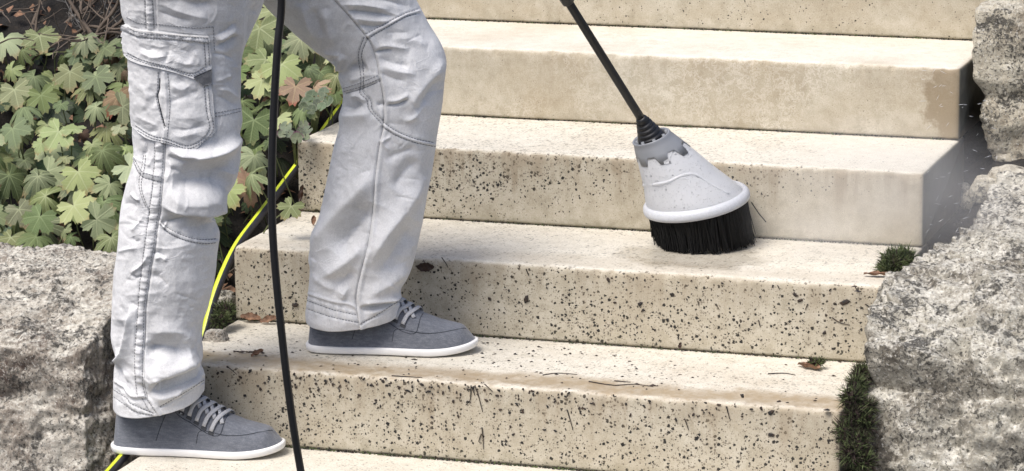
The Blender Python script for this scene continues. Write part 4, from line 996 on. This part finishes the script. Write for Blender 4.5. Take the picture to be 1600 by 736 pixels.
# collar gripping the neck of the hood, its lower edge notched
def hood_ring(t, grow, n=144):
    c = Cc*(1-t)+Cm*t; u = Uc*(1-t)+Um*t; u /= np.linalg.norm(u); tt = max(t, 0)
    rad = RC*.97+(RM*.94-RC*.97)*(tt**.98*.86+.14*sstep(.55, 1.0, tt)) + .003*math.sin(math.pi*tt)
    return circle(c, u, rad+grow, n)
a = np.linspace(0, 2*math.pi, 144, endpoint=False); tw = .5+.5*np.clip(np.sin(a*7+.6)*2.6, -1, 1)
low = hood_ring(.17, .0012)*(1-tw)[:, None]+hood_ring(.27, .0012)*tw[:, None]
lowi = hood_ring(.17, -.001)*(1-tw)[:, None]+hood_ring(.27, -.001)*tw[:, None]
rows = [lowi, low, hood_ring(.14, .0016), hood_ring(.06, .0018), hood_ring(.0, .0018), hood_ring(-.025, .0022), hood_ring(-.035, .0008), hood_ring(-.025, -.002), hood_ring(.05, -.004)]
V, F = loft(rows); mesh('collar', V, F, MAT['plastic_grey'], brush)
# black ribbed connector
rows = []
cbase = Cc-Uc*.012
for i in range(60):
    t = i/59; c = cbase*(1-t)+(Cc+Uc*.010+Ul*.030)*t; u = Uc*(1-t)+Ul*t; u /= np.linalg.norm(u)
    rad = .029*(1-t)+.0115*t; rad = rad+.0016*(1 if (int(t*12) % 2 == 0 and t > .15) else -.0006)
    rows.append(circle(c, u, rad, 40))
V, F = loft(rows, True); mesh('connector', V, F, MAT['plastic_black'], brush)
for a in np.linspace(0, 2*math.pi, 8, endpoint=False):
    r_, f_ = frame(Uc); dv = math.cos(a)*r_+math.sin(a)*f_; p0 = Cc-Uc*.010+dv*.0265; p1 = Cc+Uc*.006+dv*.0285
    MB().tube([p0, p1], .0034, 6).build('spacer', MAT['plastic_grey'], brush)
# lance
l0 = Cc+Uc*.010+Ul*.026
pts = [l0+Ul*t for t in np.linspace(0, .95, 30)]
MB().tube(pts, .0078, 18).build('lance', MAT['plastic_black'], brush)
tip = l0+Ul*.305
MB().tube([tip+Ul*q for q in (-.012, -.010, .02, .05, .052)], [.009, .0115, .0125, .0125, .009], 18).build('lance_coupling', MAT['plastic_black'], brush)
MB().tube([l0+Ul*q for q in (-.004, 0, .010, .014)], [.0105, .0112, .0108, .0085], 18).build('lance_ferrule', MAT['plastic_black'], brush)
# bristles
bm_ = MB(); r_, f_ = frame(Um); cam_side = -f_
for i in range(3400):
    a = rng.uniform(0, 2*math.pi); rr = RM*.985*math.sqrt(rng.uniform(.50, .90)) if i > 1500 else RM*rng.uniform(.90, .955)
    base = Cm-Um*.002+rr*(math.cos(a)*r_+math.sin(a)*f_)
    lean = (-.10*math.cos(a)+rng.normal(0, .035))*r_ + (-.05*math.sin(a)+rng.normal(0, .04))*f_
    side = math.cos(a); ck = int(a*11); cl_ = np.random.default_rng(ck+500).normal(0, 1, 3)
    lean = lean+r_*(.05*cl_[0]+.12*max(0, -side)**2+.08*max(0, side))+f_*.04*cl_[1]
    ln = (.085-.008*max(0, -side)**2)*rng.uniform(.80, 1.02)*(1+.07*cl_[2])
    d = -Um+lean+.15*np.array([0, 0, -1.]); d /= np.linalg.norm(d)
    tipp = base+d*ln
    if tipp[2] < H+.0015: ln *= (base[2]-H-.0015)/(base[2]-tipp[2])*rng.uniform(.86, 1.0); tipp = base+d*ln+(r_*math.cos(a)+f_*math.sin(a))*rng.uniform(0, .006)
    midp = base+d*ln*.5+rng.normal(0, .0006, 3)
    tv, tf, _ = tube([base, midp, tipp], [.00085, .0009, .0007], 3, False); bm_.add(tv, tf)
p0 = aty(1174, 316, .60); p1 = aty(1186, 334, .60); p2 = aty(1197, 347, .60)
tv, tf, _ = tube([p0, p1, p2], .0011, 5); bm_.add(tv, tf)
bo = bm_.build('bristles', MAT['bristle'], brush); bo['kind'] = 'stuff'

# ------------------------------------------------------------------ plants on the left bank
def canopy(px, py, lift):
    d = ray(px, py); t0 = 4.0
    t = np.linspace(5.0, 9.0, 500); P = CAM[None, :]+d[None, :]*t[:, None]
    h = G*P[:, 1]-.0+lift+.03*vnoise(np.stack([P[:, 0]*7, P[:, 1]*7, P[:, 1]*0], 1), 5)
    k = np.argmax(P[:, 2] < h)
    return P[k]
def leaf_mesh(name, lobes, depth, teeth, cup, seed, mat, span=2.72, round_=False):
    r_ = np.random.default_rng(seed); V = [(0, 0, 0)]; UV = [(0, 0)]; per = 8 if not round_ else 6
    n = lobes*per+1; ang = np.linspace(-span, span, n); rad = []; uu = []
    amp = [1.0-.22*abs(2*i/(lobes-1)-1)**1.6+r_.uniform(-.06, .06) for i in range(lobes)]
    for i, a in enumerate(ang):
        f = (i/per) % 1.0; li = min(lobes-1, i//per); ph = abs(f-.5)*2           # 0 at lobe axis
        R = amp[li]*(1-depth*ph**(2.2 if round_ else 3.2)); R *= 1+teeth*((i % 2)*2-1)*(1 if ph < .95 else 0); rad.append(R); uu.append(ph)
    cups = r_.uniform(-1.2, 1.2, 3)
    for frac in (.42, .75, 1.0):
        for i, a in enumerate(ang):
            R = rad[i]*frac if frac == 1 else frac*min(rad[i]*1.02, .62+.38*rad[i]) if frac > .5 else frac*(.6+.4*rad[i])
            x, y = R*math.sin(a), R*math.cos(a)
            z = cup*R*R*(-.35)+.10*R*(uu[i]-.5)*1.2+.16*cups[0]*x*y+.10*cups[1]*y*R+.05*math.sin(a*3+seed)*R
            V.append((x, y, z)); UV.append((uu[i], R))
    F = [(0, 1+i, 2+i) for i in range(n-1)]
    for k in range(2):
        b0 = 1+k*n; b1 = 1+(k+1)*n
        F += [(b0+i, b1+i, b1+i+1, b0+i+1) for i in range(n-1)]
    me = bpy.data.meshes.new(name); me.from_pydata(V, [], F); me.update()
    uvl = me.uv_layers.new(name='UVMap')
    for lp in me.loops: uvl.data[lp.index].uv = UV[lp.vertex_index]
    me.polygons.foreach_set('use_smooth', [True]*len(me.polygons)); me.materials.append(mat)
    return me
LEAF = {}
for mk in ('leaf_green', 'leaf_pale', 'leaf_deep', 'leaf_rust', 'leaf_brown'):
    LEAF[mk] = [leaf_mesh('leaf', 7 if k % 2 else 5, .42+.05*k, .075, (.6, 1.3, .1, 2.2)[k] if mk != 'leaf_brown' else 2.6, k+3, MAT[mk]) for k in range(4)]
for mk in ('leaf_purple', 'leaf_grey'):
    LEAF[mk] = [leaf_mesh('leaf', 5, .13, .03, -.5, k+13, MAT[mk], 2.9, True) for k in range(3)]
def add_leaf(parent, me, pos, normal, spin, size, origin):
    o = bpy.data.objects.new('leaf', me); col.objects.link(o); o.parent = parent
    n = Vector(normal).normalized(); down = Vector((0, 0, -1)); down = (down-n*down.dot(n)).normalized()
    side = down.cross(n); R = Matrix((side, down, n)).transposed()      # tip of the leaf hangs down the slope
    R = R @ Matrix.Rotation(spin, 3, 'Z')
    o.matrix_local = Matrix.Translation(Vector(pos)-Vector(origin)) @ R.to_4x4() @ Matrix.Diagonal((size, size, size, 1))
    return o
def plants_allowed(x, y):
    if x < 362: return 55+.12*max(0, x-60) < y < (378 if x < 300 else 420)
    if 360 <= x:
        if y < 15: return False
        lim = 548 if y < 160 else (548-(y-160)*1.35 if y < 222 else (468 if y < 340 else (430-(y-340)*1.6 if y < 385 else 352)))
        return x < lim and y < 470 and (y < 400 or rng.uniform() < .35)
    return False
CL = {'a': ((60, 120), 'leafy geranium clump in the upper left under the bare twigs'),
      'b': ((90, 300), 'leafy geranium clump spilling over the top of the left boulder'),
      'c': ((180, 200), 'leafy geranium clump touching the back of the pocketed trouser leg'),
      'd': ((455, 90), 'leafy geranium clump framed high between the two thighs'),
      'e': ((420, 290), 'leafy geranium clump beside the yellow hose between the legs')}
plants = {}
for k, (cpx, lab) in CL.items():
    c = canopy(cpx[0], cpx[1], -.09)
    plants[k] = (empty('geranium_plant', tuple(c)), c, MB())
    tag(plants[k][0], lab, 'plant', 'geraniums on the bank')
HOSE_PX = [(566, 120), (541, 156), (515, 193), (480, 240), (441, 291), (405, 338), (372, 382), (350, 425)]
pts = []; tries = 0
spec = [(-.085, 33, 76, 'deep'), (-.03, 32, 92, 'mid'), (.015, 35, 116, 'top')]
for lift, dmin, cnt, layer in spec:
    mine = []; tries = 0
    while len(mine) < cnt and tries < 9000:
        tries += 1
        u_ = rng.uniform(); x = rng.uniform(-25, 212) if u_ < .50 else (rng.uniform(362, 548) if u_ < .82 else (rng.uniform(212, 362) if u_ < .95 else rng.uniform(-110, -25))); y = rng.uniform(15, 470)
        if not plants_allowed(x, y) or any((x-a)**2+((y-b)*1.25)**2 < dmin*dmin for a, b in mine): continue
        if abs(seg_dist(np.array([x]), np.array([y]), HOSE_PX)[0][0]) < (46 if layer != 'deep' else 26) and y > 150: continue
        mine.append((x, y)); pos = canopy(x, y, lift+rng.uniform(-.012, .012))
        k = min(CL, key=lambda q: (CL[q][0][0]-x)**2+(CL[q][0][1]-y)**2)
        root, org, st = plants[k]
        u = rng.uniform()
        if layer == 'deep': mk = 'leaf_deep' if u < .7 else ('leaf_green' if u < .94 else 'leaf_brown')
        elif layer == 'mid': mk = 'leaf_green' if u < .50 else ('leaf_deep' if u < .66 else ('leaf_pale' if u < .96 else ('leaf_brown' if u < .985 else 'leaf_rust')))
        else: mk = 'leaf_pale' if u < .66 else ('leaf_green' if u < .97 else ('leaf_rust' if u < .985 else 'leaf_brown'))
        nrm = np.array([rng.normal(.12, .36), rng.normal(-.60, .28), rng.normal(.72, .15)])
        size = rng.choice([rng.uniform(.020, .032), rng.uniform(.034, .052)], p=[.3, .7])*(1.0 if layer != 'deep' else .95)*(.8 if mk == 'leaf_brown' else 1)
        add_leaf(root, random.choice(LEAF[mk]), pos, nrm, rng.normal(0, .6), size, org)
        foot = np.array([pos[0]+rng.normal(0, .02), pos[1]+rng.normal(.04, .02), G*pos[1]-.13])
        st.tube(spline([foot, (foot+pos)/2+np.array([rng.normal(0, .008), rng.normal(0, .008), .012]), pos-np.array(nrm)/np.linalg.norm(nrm)*.002], 7), [.0013]*7, 5)
# the named single leaves of the photograph: a rusty one, red tips, a pale one over the step
for (x, y, mk, sz, lift, k) in ((185, 150, 'leaf_rust', .042, .03, 'c'), (462, 135, 'leaf_rust', .04, .03, 'd'), (122, 268, 'leaf_pale', .046, .035, 'b'), (92, 205, 'leaf_pale', .045, .03, 'b'),
                                (132, 62, 'leaf_pale', .036, .03, 'a'), (455, 322, 'leaf_pale', .030, .03, 'e'), (150, 120, 'leaf_green', .04, .03, 'c'),
                                (470, 60, 'leaf_pale', .045, .03, 'd'), (440, 100, 'leaf_pale', .05, .03, 'd'), (60, 275, 'leaf_pale', .042, .03, 'b'), (160, 235, 'leaf_green', .043, .03, 'c')):
    pos = canopy(x, y, lift); root, org, st = plants[k]
    add_leaf(root, random.choice(LEAF[mk]), pos, (.12, -.72, .66), rng.normal(0, .4), sz, org)
    foot = np.array([min(pos[0], XL-.03), pos[1]+.05, G*pos[1]-.12]); st.tube(spline([foot, (foot+pos)/2+np.array([-.01, .012, .02]), pos+np.array([0, .0015, -.001])], 8), [.0014]*8, 5)
for k, (root, org, st) in plants.items():
    o = st.build('stems', MAT['stem'], root); o['kind'] = 'stuff'
def sprig(name, px, label, mk, spots, size):
    c = canopy(px[0], px[1], -.02); root = empty(name, tuple(c)); tag(root, label, 'plant'); st = MB()
    for (x, y, s_) in spots:
        pos = canopy(x, y, .045); add_leaf(root, random.choice(LEAF[mk]), pos, (rng.normal(.1, .2), -.75, .6+rng.normal(0, .1)), rng.uniform(0, 6.28), size*s_, c)
        st.tube(spline([c-np.array([0, 0, .08]), (c+pos)/2+np.array([0, .01, 0]), pos], 6), .0012, 5)
    o = st.build('stems', MAT['stem'], root); o['kind'] = 'stuff'
sprig('purple_sprig', (462, 215), 'purple edged rosette sprig overhanging the step corner between the legs', 'leaf_purple', [(447, 198, 1.1), (452, 209, .9), (474, 194, .9), (481, 203, 1), (464, 217, 1.1), (477, 214, .8), (470, 205, .7), (441, 210, .8)], .013)
sprig('grey_sprig', (488, 165), 'grey green round leaved sprig just above the purple edged one', 'leaf_grey', [(480, 160, 1), (488, 150, 1.1), (500, 152, 1), (507, 145, 1), (512, 158, 1.1), (496, 162, .9), (474, 168, .9), (486, 172, 1), (502, 168, .9)], .013)

# bare twigs behind the plants
def shrub(base_px, label, spread, n, seed, mat, hmax, rad, cat='shrub', dirs=None):
    r_ = np.random.default_rng(seed); c = canopy(base_px[0], base_px[1], -.10); root = empty('bare_shrub', tuple(c)); tag(root, label, cat)
    for i in range(n):
        mb = MB(); a = r_.uniform(-1, 1)*1.25; p = c+np.array([r_.normal(0, spread), r_.normal(.0, spread*.6), 0])
        d = np.array([math.sin(a), r_.normal(-.15, .3), math.cos(a)*.8+.2]); d /= np.linalg.norm(d); L = hmax*r_.uniform(.6, 1.1); pts = [p]
        for k in range(7): d = d+r_.normal(0, .16, 3); d /= np.linalg.norm(d); pts.append(pts[-1]+d*L/7)
        Q = spline(pts, 26); mb.tube(Q, np.linspace(rad, rad*.35, 26), 7)
        for k in range(7):
            q = Q[r_.integers(6, 25)]; d2 = d*.5+r_.normal(0, .6, 3); d2 /= np.linalg.norm(d2); pp = [q]
            for m in range(4): d2 = d2+r_.normal(0, .2, 3); d2 /= np.linalg.norm(d2); pp.append(pp[-1]+d2*L*.09)
            mb.tube(spline(pp, 10), np.linspace(rad*.4, rad*.15, 10), 5)
        mb.build('branch', mat, root)
shrub((60, 75), 'tangle of bare brown twigs in the top left corner', .20, 24, 5, MAT['bark'], .30, .0050)
shrub((20, 120), 'dry brown stems at the left edge above the geraniums', .05, 7, 9, MAT['bark'], .20, .0038)
shrub((178, 60), 'dry grey feathery sprigs just left of the upper trouser leg', .035, 12, 12, MAT['sprig'], .11, .0016)
shrub((420, 45), 'thin dark twigs framed at the top between the thighs', .06, 8, 15, MAT['bark'], .22, .0028)
shrub((352, 440), 'thin root like stems in the soil at the left end of the middle step', .015, 6, 22, MAT['bark'], .06, .0016)
# leaf litter on the soil
lit = MB()
for i in range(900):
    x, y = rng.uniform(-1.6, XL-.02), rng.uniform(-.05, 1.7); z = float(ground_z(np.array([x]), np.array([y]))[0])+rng.uniform(.0, .035)
    s_ = rng.uniform(.008, .022); a = rng.uniform(0, 6.28); nrm = Vector((rng.normal(0, .5), rng.normal(-.4, .5), 1)).normalized(); t = Vector((math.cos(a), math.sin(a), 0)); t = (t-nrm*t.dot(nrm)).normalized(); b = nrm.cross(t)
    c = Vector((x, y, z)); lit.add([c-t*s_, c+b*s_*.5+nrm*s_*.25, c+t*s_, c-b*s_*.5+nrm*s_*.2, c+nrm*s_*.05], [(0, 4, 1), (1, 4, 2), (2, 4, 3), (3, 4, 0)])
tag(lit.build('leaf_litter', MAT['deadleaf']), 'withered brown leaf litter on the soil under the geraniums', 'leaf litter', kind='stuff')

# ------------------------------------------------------------------ dead leaves, moss and crumbs on the steps
def dead_leaf(pos, normal, heading, length, width, curl, label, mat='deadleaf'):
    n = Vector(normal).normalized(); t = Vector(heading); t = (t-n*t.dot(n)).normalized(); b = n.cross(t); V = []; nu, nv = 13, 7
    for i in range(nu):
        u = i/(nu-1); w = width*math.sin(math.pi*min(1, u*.97+.02))**.7*(1+.12*math.sin(u*31+length*900))
        for j in range(nv):
            v = (j/(nv-1)-.5)*2; ang = v*curl
            V.append(Vector(pos)+t*(u-.5)*length+b*(math.sin(ang)/max(curl, .01)*w*.5)+n*((1-math.cos(ang))/max(curl, .01)*w*.5+.0015+.10*length*curl*(u-.4)**2+.0012*math.sin(u*14+v*2)))
    F = [(i*nv+j, (i+1)*nv+j, (i+1)*nv+j+1, i*nv+j+1) for i in range(nu-1) for j in range(nv-1)]
    b0 = len(V); V += [v-n*.0009 for v in V]; F += [(d+b0, c+b0, b_+b0, a+b0) for a, b_, c, d in list(F)]
    base = Vector(pos); o = mesh('dead_leaf', [v-base for v in V], F, MAT[mat]); o.location = base
    tag(o, label, 'leaf')
Zu = (0, 0, 1); Fr = (0, -1, 0)
dead_leaf(atz(1264, 575, .002), Zu, (1, -.55, 0), .052, .026, 1.5, 'curled brown leaf with a scrap of moss on the tread near the right boulder')
dead_leaf(atz(1371, 430, H+.004), Zu, (1, .1, 0), .048, .018, .9, 'reddish dry leaf beside the small moss tuft')
dead_leaf(aty(665, 417, D-.003), Fr, (1, 0, .1), .034, .017, .3, 'wet dark leaf stuck to the riser right of the upper leg', 'wetleaf')
dead_leaf(atz(392, 497, .008), (.1, -.6, .8), (1, .1, -.15), .040, .019, .8, 'brown ribbed leaf left of the black hose in the step corner')
dead_leaf(atz(420, 500, .008), (-.1, -.7, .7), (1, .2, .2), .034, .016, .7, 'brown leaf half behind the black hose in the step corner')
dead_leaf(atz(402, 553, .003), (.1, -.4, .9), (.5, .6, .3), .026, .014, 1.2, 'small folded brown leaf on the tread left of the black hose')
dead_leaf(atz(380, 551, .002), Zu, (1, .1, 0), .036, .004, .6, 'dark leaf stalk lying on the silty tread', 'wetleaf')
dead_leaf(atz(490, 345, H+.009), (.3, -.7, .6), (0, .3, 1), .020, .013, 1.4, 'small brown bud shaped leaf on the tread behind the upper leg')
dead_leaf(aty(472, 303, 2*D-.008), (-.2, -.9, .2), (.1, 0, 1), .036, .014, 1.3, 'withered brown leaf hanging at the step corner between the legs', 'wetleaf')
dead_leaf(aty(1063, 541, D-.008), (0, -.8, .5), (0, .1, 1), .012, .008, 1.2, 'tiny red brown leaf scrap at the foot of the riser below the brush', 'wetleaf')
dead_leaf(atz(1375, 702, -H+.06), (-.2, -.8, .5), (1, 0, .2), .046, .03, 1.2, 'brown leaf caught at the bottom of the big moss clump')

def moss(name, blobs, blades, ln, label, seed, dark=.25, out=(0, -.6, .5)):
    r_ = np.random.default_rng(seed); mb = MB(); md = []
    for (c, rad) in blobs:
        c = np.array(c); rad = np.array(rad) if not np.isscalar(rad) else np.array([rad]*3)
        uu = np.linspace(0, 2*math.pi, 14, endpoint=False); rowsb = []
        for ph in np.linspace(-1.45, 1.45, 8):
            rr = .86*rad*(1+.12*r_.normal()); rowsb.append(np.stack([c[0]+rr[0]*math.cos(ph)*np.cos(uu), c[1]+rr[1]*math.cos(ph)*np.sin(uu), c[2]+np.full(14, rr[2]*math.sin(ph))], 1))
        v, f = loft(rowsb, True); mb.add(v, f, 1)
        for i in range(blades):
            d = r_.normal(0, 1, 3); d /= np.linalg.norm(d); p = c+d*rad*r_.uniform(.75, 1.0)
            g = d+r_.normal(0, .6, 3)+np.array(out)*.6; g /= np.linalg.norm(g); L = ln*r_.uniform(.5, 1.3)
            s_ = np.cross(g, r_.normal(0, 1, 3)); s_ /= np.linalg.norm(s_); w = .0009*r_.uniform(.7, 1.4); bend = r_.normal(0, .35, 3)
            m1_ = p+g*L*.5+bend*L*.12; t_ = p+g*L+bend*L*.5
            mb.add([p-s_*w, p+s_*w, m1_+s_*w*.9, m1_-s_*w*.9, t_], [(0, 1, 2, 3), (3, 2, 4)], 1 if r_.uniform() < dark else 0)
            for q in (.35, .65):
                b0 = p+g*L*q; e_ = b0+(g*.6+r_.normal(0, .6, 3))*L*.35; mb.add([b0-s_*w*.5, b0+s_*w*.5, e_], [(0, 1, 2)], 1 if r_.uniform() < dark else 0)
    V = np.array(mb.v); base = V.mean(0); mb.v = [tuple(v-base) for v in V]
    o = mb.build(name, [MAT['moss'], MAT['moss_dark']]); o.location = base
    tag(o, label, 'moss')
def B(x, y, Y, r): return (aty(x, y, Y), r)
moss('moss_clump', [B(1340, 600, .02, .009), B(1347, 583, .05, .007), B(1332, 622, -.02, .012), B(1338, 650, -.03, .015), B(1322, 676, -.05, .014), B(1350, 664, -.03, .011), B(1342, 694, -.06, .013), B(1352, 636, .0, .010), B(1330, 708, -.08, .011), B(1350, 722, -.07, .012)], 330, .018, 'dark green moss clump hanging between the step ends and the right boulder', 3, .5)
moss('moss_tuft', [B(1397, 411, .44, .019), B(1412, 405, .46, .015), B(1386, 421, .43, .012)], 520, .015, 'small green moss tuft on the step edge by the right boulder', 4, .15, (0, -.4, 1))
moss('moss_tuft', [B(1276, 566, .26, (.012, .006, .005))], 160, .008, 'scrap of moss on the curled brown leaf', 6, .2, (0, -.2, 1))
moss('moss_tuft', [B(352, 486, .25, .016), B(345, 500, .22, .012)], 300, .012, 'low moss tuft in the soil left of the black hose', 7, .25, (0, -.3, 1))
# moss and dirt packed into the joints at the foot of the risers
jm = MB()
for k in range(0, 5):
    for i in range({0: 900, 1: 420, 2: 360, 3: 260, 4: 420}[k]):
        x = rng.uniform(XL+.01, XR-.01)
        if k == 0 and rng.uniform() < .0: continue
        y = k*D+rng.uniform(-.0035, .001); z = (k-1)*H+rng.uniform(0, .002); h = rng.uniform(.001, .0042 if k == 0 else .0026); w = rng.uniform(.0008, .003)
        jm.add([(x-w, y, z), (x+w, y-.0005, z), (x+rng.normal(0, w), y-.001, z+h), (x, y-.002, z)], [(0, 1, 2), (0, 3, 2), (3, 1, 2)], int(rng.uniform() < .6))
tag(jm.build('joint_moss', [MAT['moss'], MAT['crumb']]), 'moss and dirt packed into the joints at the foot of the risers', 'moss', kind='stuff')
# loose crumbs, twigs and flakes
cb = MB()
def flake(c, n, r, mi=0):
    n = np.array(n, float); n /= np.linalg.norm(n); t = np.cross(n, rng.normal(0, 1, 3)); t /= np.linalg.norm(t); b = np.cross(n, t); k = 6; V = []
    for i in range(k):
        a = 2*math.pi*i/k; q = r*rng.uniform(.5, 1.25); V.append(np.array(c)+t*math.cos(a)*q*1.3+b*math.sin(a)*q*.8)
    V.append(np.array(c)+n*r*rng.uniform(.25, .6)); cb.add(V, [(i, (i+1) % k, k) for i in range(k)], mi)
def twig(pts, r): tv, tf, _ = tube(spline(pts, 8), np.linspace(r, r*.5, 8), 5); cb.add(tv, tf)
for i in range(430):
    x = XL+.05+abs(rng.normal(.50, .30)); k = 0
    if x > XR-.03: continue
    if rng.uniform() < .55: flake((x, -.0015, abs(-rng.gamma(1.4, .014)+0)-0 if False else -min(.12, rng.gamma(1.3, .016))), (0, -1, 0), rng.uniform(.0014, .0034))
    else: flake((x, rng.uniform(.012, .28), .0006), (0, 0, 1), rng.uniform(.0012, .0036))
for i in range(110):
    x = rng.uniform(XL+.02, XR-.06)
    if rng.uniform() < .7: flake((x, D-.0012, rng.uniform(.01, H-.01)), (0, -1, 0), rng.uniform(.0012, .003))
    else: flake((x, D+rng.uniform(.01, .12), H+.0006), (0, 0, 1), rng.uniform(.001, .002))
for i in range(60): flake((rng.uniform(XL+.02, XR-.1), rng.uniform(-.30, -.01), -H+.0006), (0, 0, 1), rng.uniform(.001, .0022))
def rz(x, y, Y): return aty(x, y, Y-.0015)
for q in ([(736, 602), (735, 622), (733, 628)], [(737, 604), (742, 618)], [(886, 640), (892, 660), (895, 672)], [(753, 668), (755, 690), (755, 702)], [(742, 602), (748, 620), (754, 644)], [(757, 600), (770, 612)], [(752, 678), (748, 690), (752, 692)], [(1135, 635), (1140, 655)], [(1070, 655), (1076, 672)]):
    twig([rz(a, b, 0) for a, b in q], .0011)
for q in ([(690, 402), (697, 412), (700, 418)], [(822, 420), (826, 431)], [(1215, 446), (1218, 452)], [(1335, 446), (1341, 456), (1346, 455)], [(1352, 475), (1360, 482), (1356, 492), (1350, 491)], [(1262, 475), (1258, 484)], [(1118, 475), (1124, 484)], [(1185, 500), (1188, 512)], [(1300, 496), (1312, 504), (1328, 508)], [(1090, 470), (1092, 478)]):
    twig([rz(a, b, D) for a, b in q], .0010)
for q in ([(848, 586), (870, 583), (902, 585)], [(920, 596), (960, 602), (990, 600), (1020, 604)], [(1200, 584), (1225, 583), (1243, 586)], [(355, 572), (370, 585)], [(612, 587), (660, 590)], [(960, 595), (985, 597)]):
    twig([atz(a, b, .0012) for a, b in q], .0011)
for (x, y, r) in ((1218, 627, .005), (1231, 629, .003), (1274, 626, .0035), (1293, 641, .005), (1302, 587, .004), (1337, 579, .003), (1312, 565, .004), (410, 551, .004), (404, 548, .003), (1228, 570, .003), (845, 583, .004), (870, 585, .004), (995, 600, .005), (1020, 602, .006), (415, 556, .003), (1335, 448, .006), (1340, 455, .006)):
    flake(atz(x, y, .001 if y > 460 else H+.001), (0, 0, 1), r)
for (x, y, r) in ((1205, 645, .0065), (1205, 680, .005), (1160, 618, .004), (1320, 472, .007), (1288, 520, .005), (1242, 460, .005), (1250, 470, .0045), (823, 467, .006), (765, 467, .004), (1000, 475, .005), (1005, 485, .004), (460, 477, .006), (950, 437, .004)):
    flake(rz(x, y, D if y < 560 else 0), (0, -1, 0), r)
tag(cb.build('debris', MAT['crumb']), 'scattered dark crumbs, flakes and twigs on the lower steps', 'debris', kind='stuff')

# ------------------------------------------------------------------ spray thrown up by the brush
vm = bpy.data.materials.new('water_mist'); vm.use_nodes = True; nt = vm.node_tree; nt.nodes.clear()
vo = nt.nodes.new('ShaderNodeOutputMaterial'); pv = nt.nodes.new('ShaderNodeVolumePrincipled'); tc = nt.nodes.new('ShaderNodeTexCoord')
pv.inputs['Color'].default_value = (.97, .97, .98, 1); pv.inputs['Anisotropy'].default_value = .1
ln_ = nt.nodes.new('ShaderNodeVectorMath'); ln_.operation = 'LENGTH'; nt.links.new(tc.outputs['Object'], ln_.inputs[0])
mr = nt.nodes.new('ShaderNodeMapRange'); mr.interpolation_type = 'SMOOTHSTEP'; mr.inputs['From Min'].default_value = 1.0; mr.inputs['From Max'].default_value = .15; mr.inputs['To Min'].default_value = 0; mr.inputs['To Max'].default_value = 1
nt.links.new(ln_.outputs['Value'], mr.inputs['Value'])
nz = nt.nodes.new('ShaderNodeTexNoise'); nz.inputs['Scale'].default_value = 2.4; nz.inputs['Detail'].default_value = 3; nt.links.new(tc.outputs['Object'], nz.inputs['Vector'])
mu = nt.nodes.new('ShaderNodeMath'); mu.operation = 'MULTIPLY'; nt.links.new(mr.outputs[0], mu.inputs[0]); nt.links.new(nz.outputs['Fac'], mu.inputs[1])
mu2 = nt.nodes.new('ShaderNodeMath'); mu2.operation = 'MULTIPLY'; mu2.inputs[1].default_value = 3.6; nt.links.new(mu.outputs[0], mu2.inputs[0])
nt.links.new(mu2.outputs[0], pv.inputs['Density']); nt.links.new(pv.outputs[0], vo.inputs['Volume'])
bmm = bmesh.new(); bmesh.ops.create_icosphere(bmm, subdivisions=3, radius=1.0); me = bpy.data.meshes.new('spray_mist'); bmm.to_mesh(me); bmm.free(); me.materials.append(vm)
mist = bpy.data.objects.new('spray_mist', me); col.objects.link(mist); mist.location = tuple(aty(1385, 310, .60)); mist.scale = (.34, .24, .19)
tag(mist, 'fine white water mist drifting right of the brush', 'mist', kind='stuff')
mist2 = mist.copy(); col.objects.link(mist2); mist2.location = tuple(aty(1262, 368, .50)); mist2.scale = (.13, .10, .06); mist2.rotation_euler = (0, .2, .7)
tag(mist2, 'low white spray around the right foot of the bristles', 'mist', kind='stuff')
wm_ = NT('water_drops'); MAT['drop'] = wm_.done(wm_.bsdf((.9, .92, .95), .2, None, **{'Transmission Weight': .35, 'Specular IOR Level': .6}))
dr = MB()
for i in range(70):
    x, y = rng.uniform(1440, 1560), rng.uniform(110, 370); Yd = rng.uniform(.5, .9); p = aty(x, y, Yd)
    a = rng.uniform(-.6, 1.2); L = rng.uniform(.002, .014); d = RT*math.cos(a)+UP*math.sin(a)
    tv, tf, _ = tube([p-d*L/2, p, p+d*L/2], [.0001, .0003, .0001], 4); dr.add(tv, tf)
tag(dr.build('spray_drops', MAT['drop']), 'flying water droplets between the brush and the upper right boulder', 'droplets', kind='stuff')
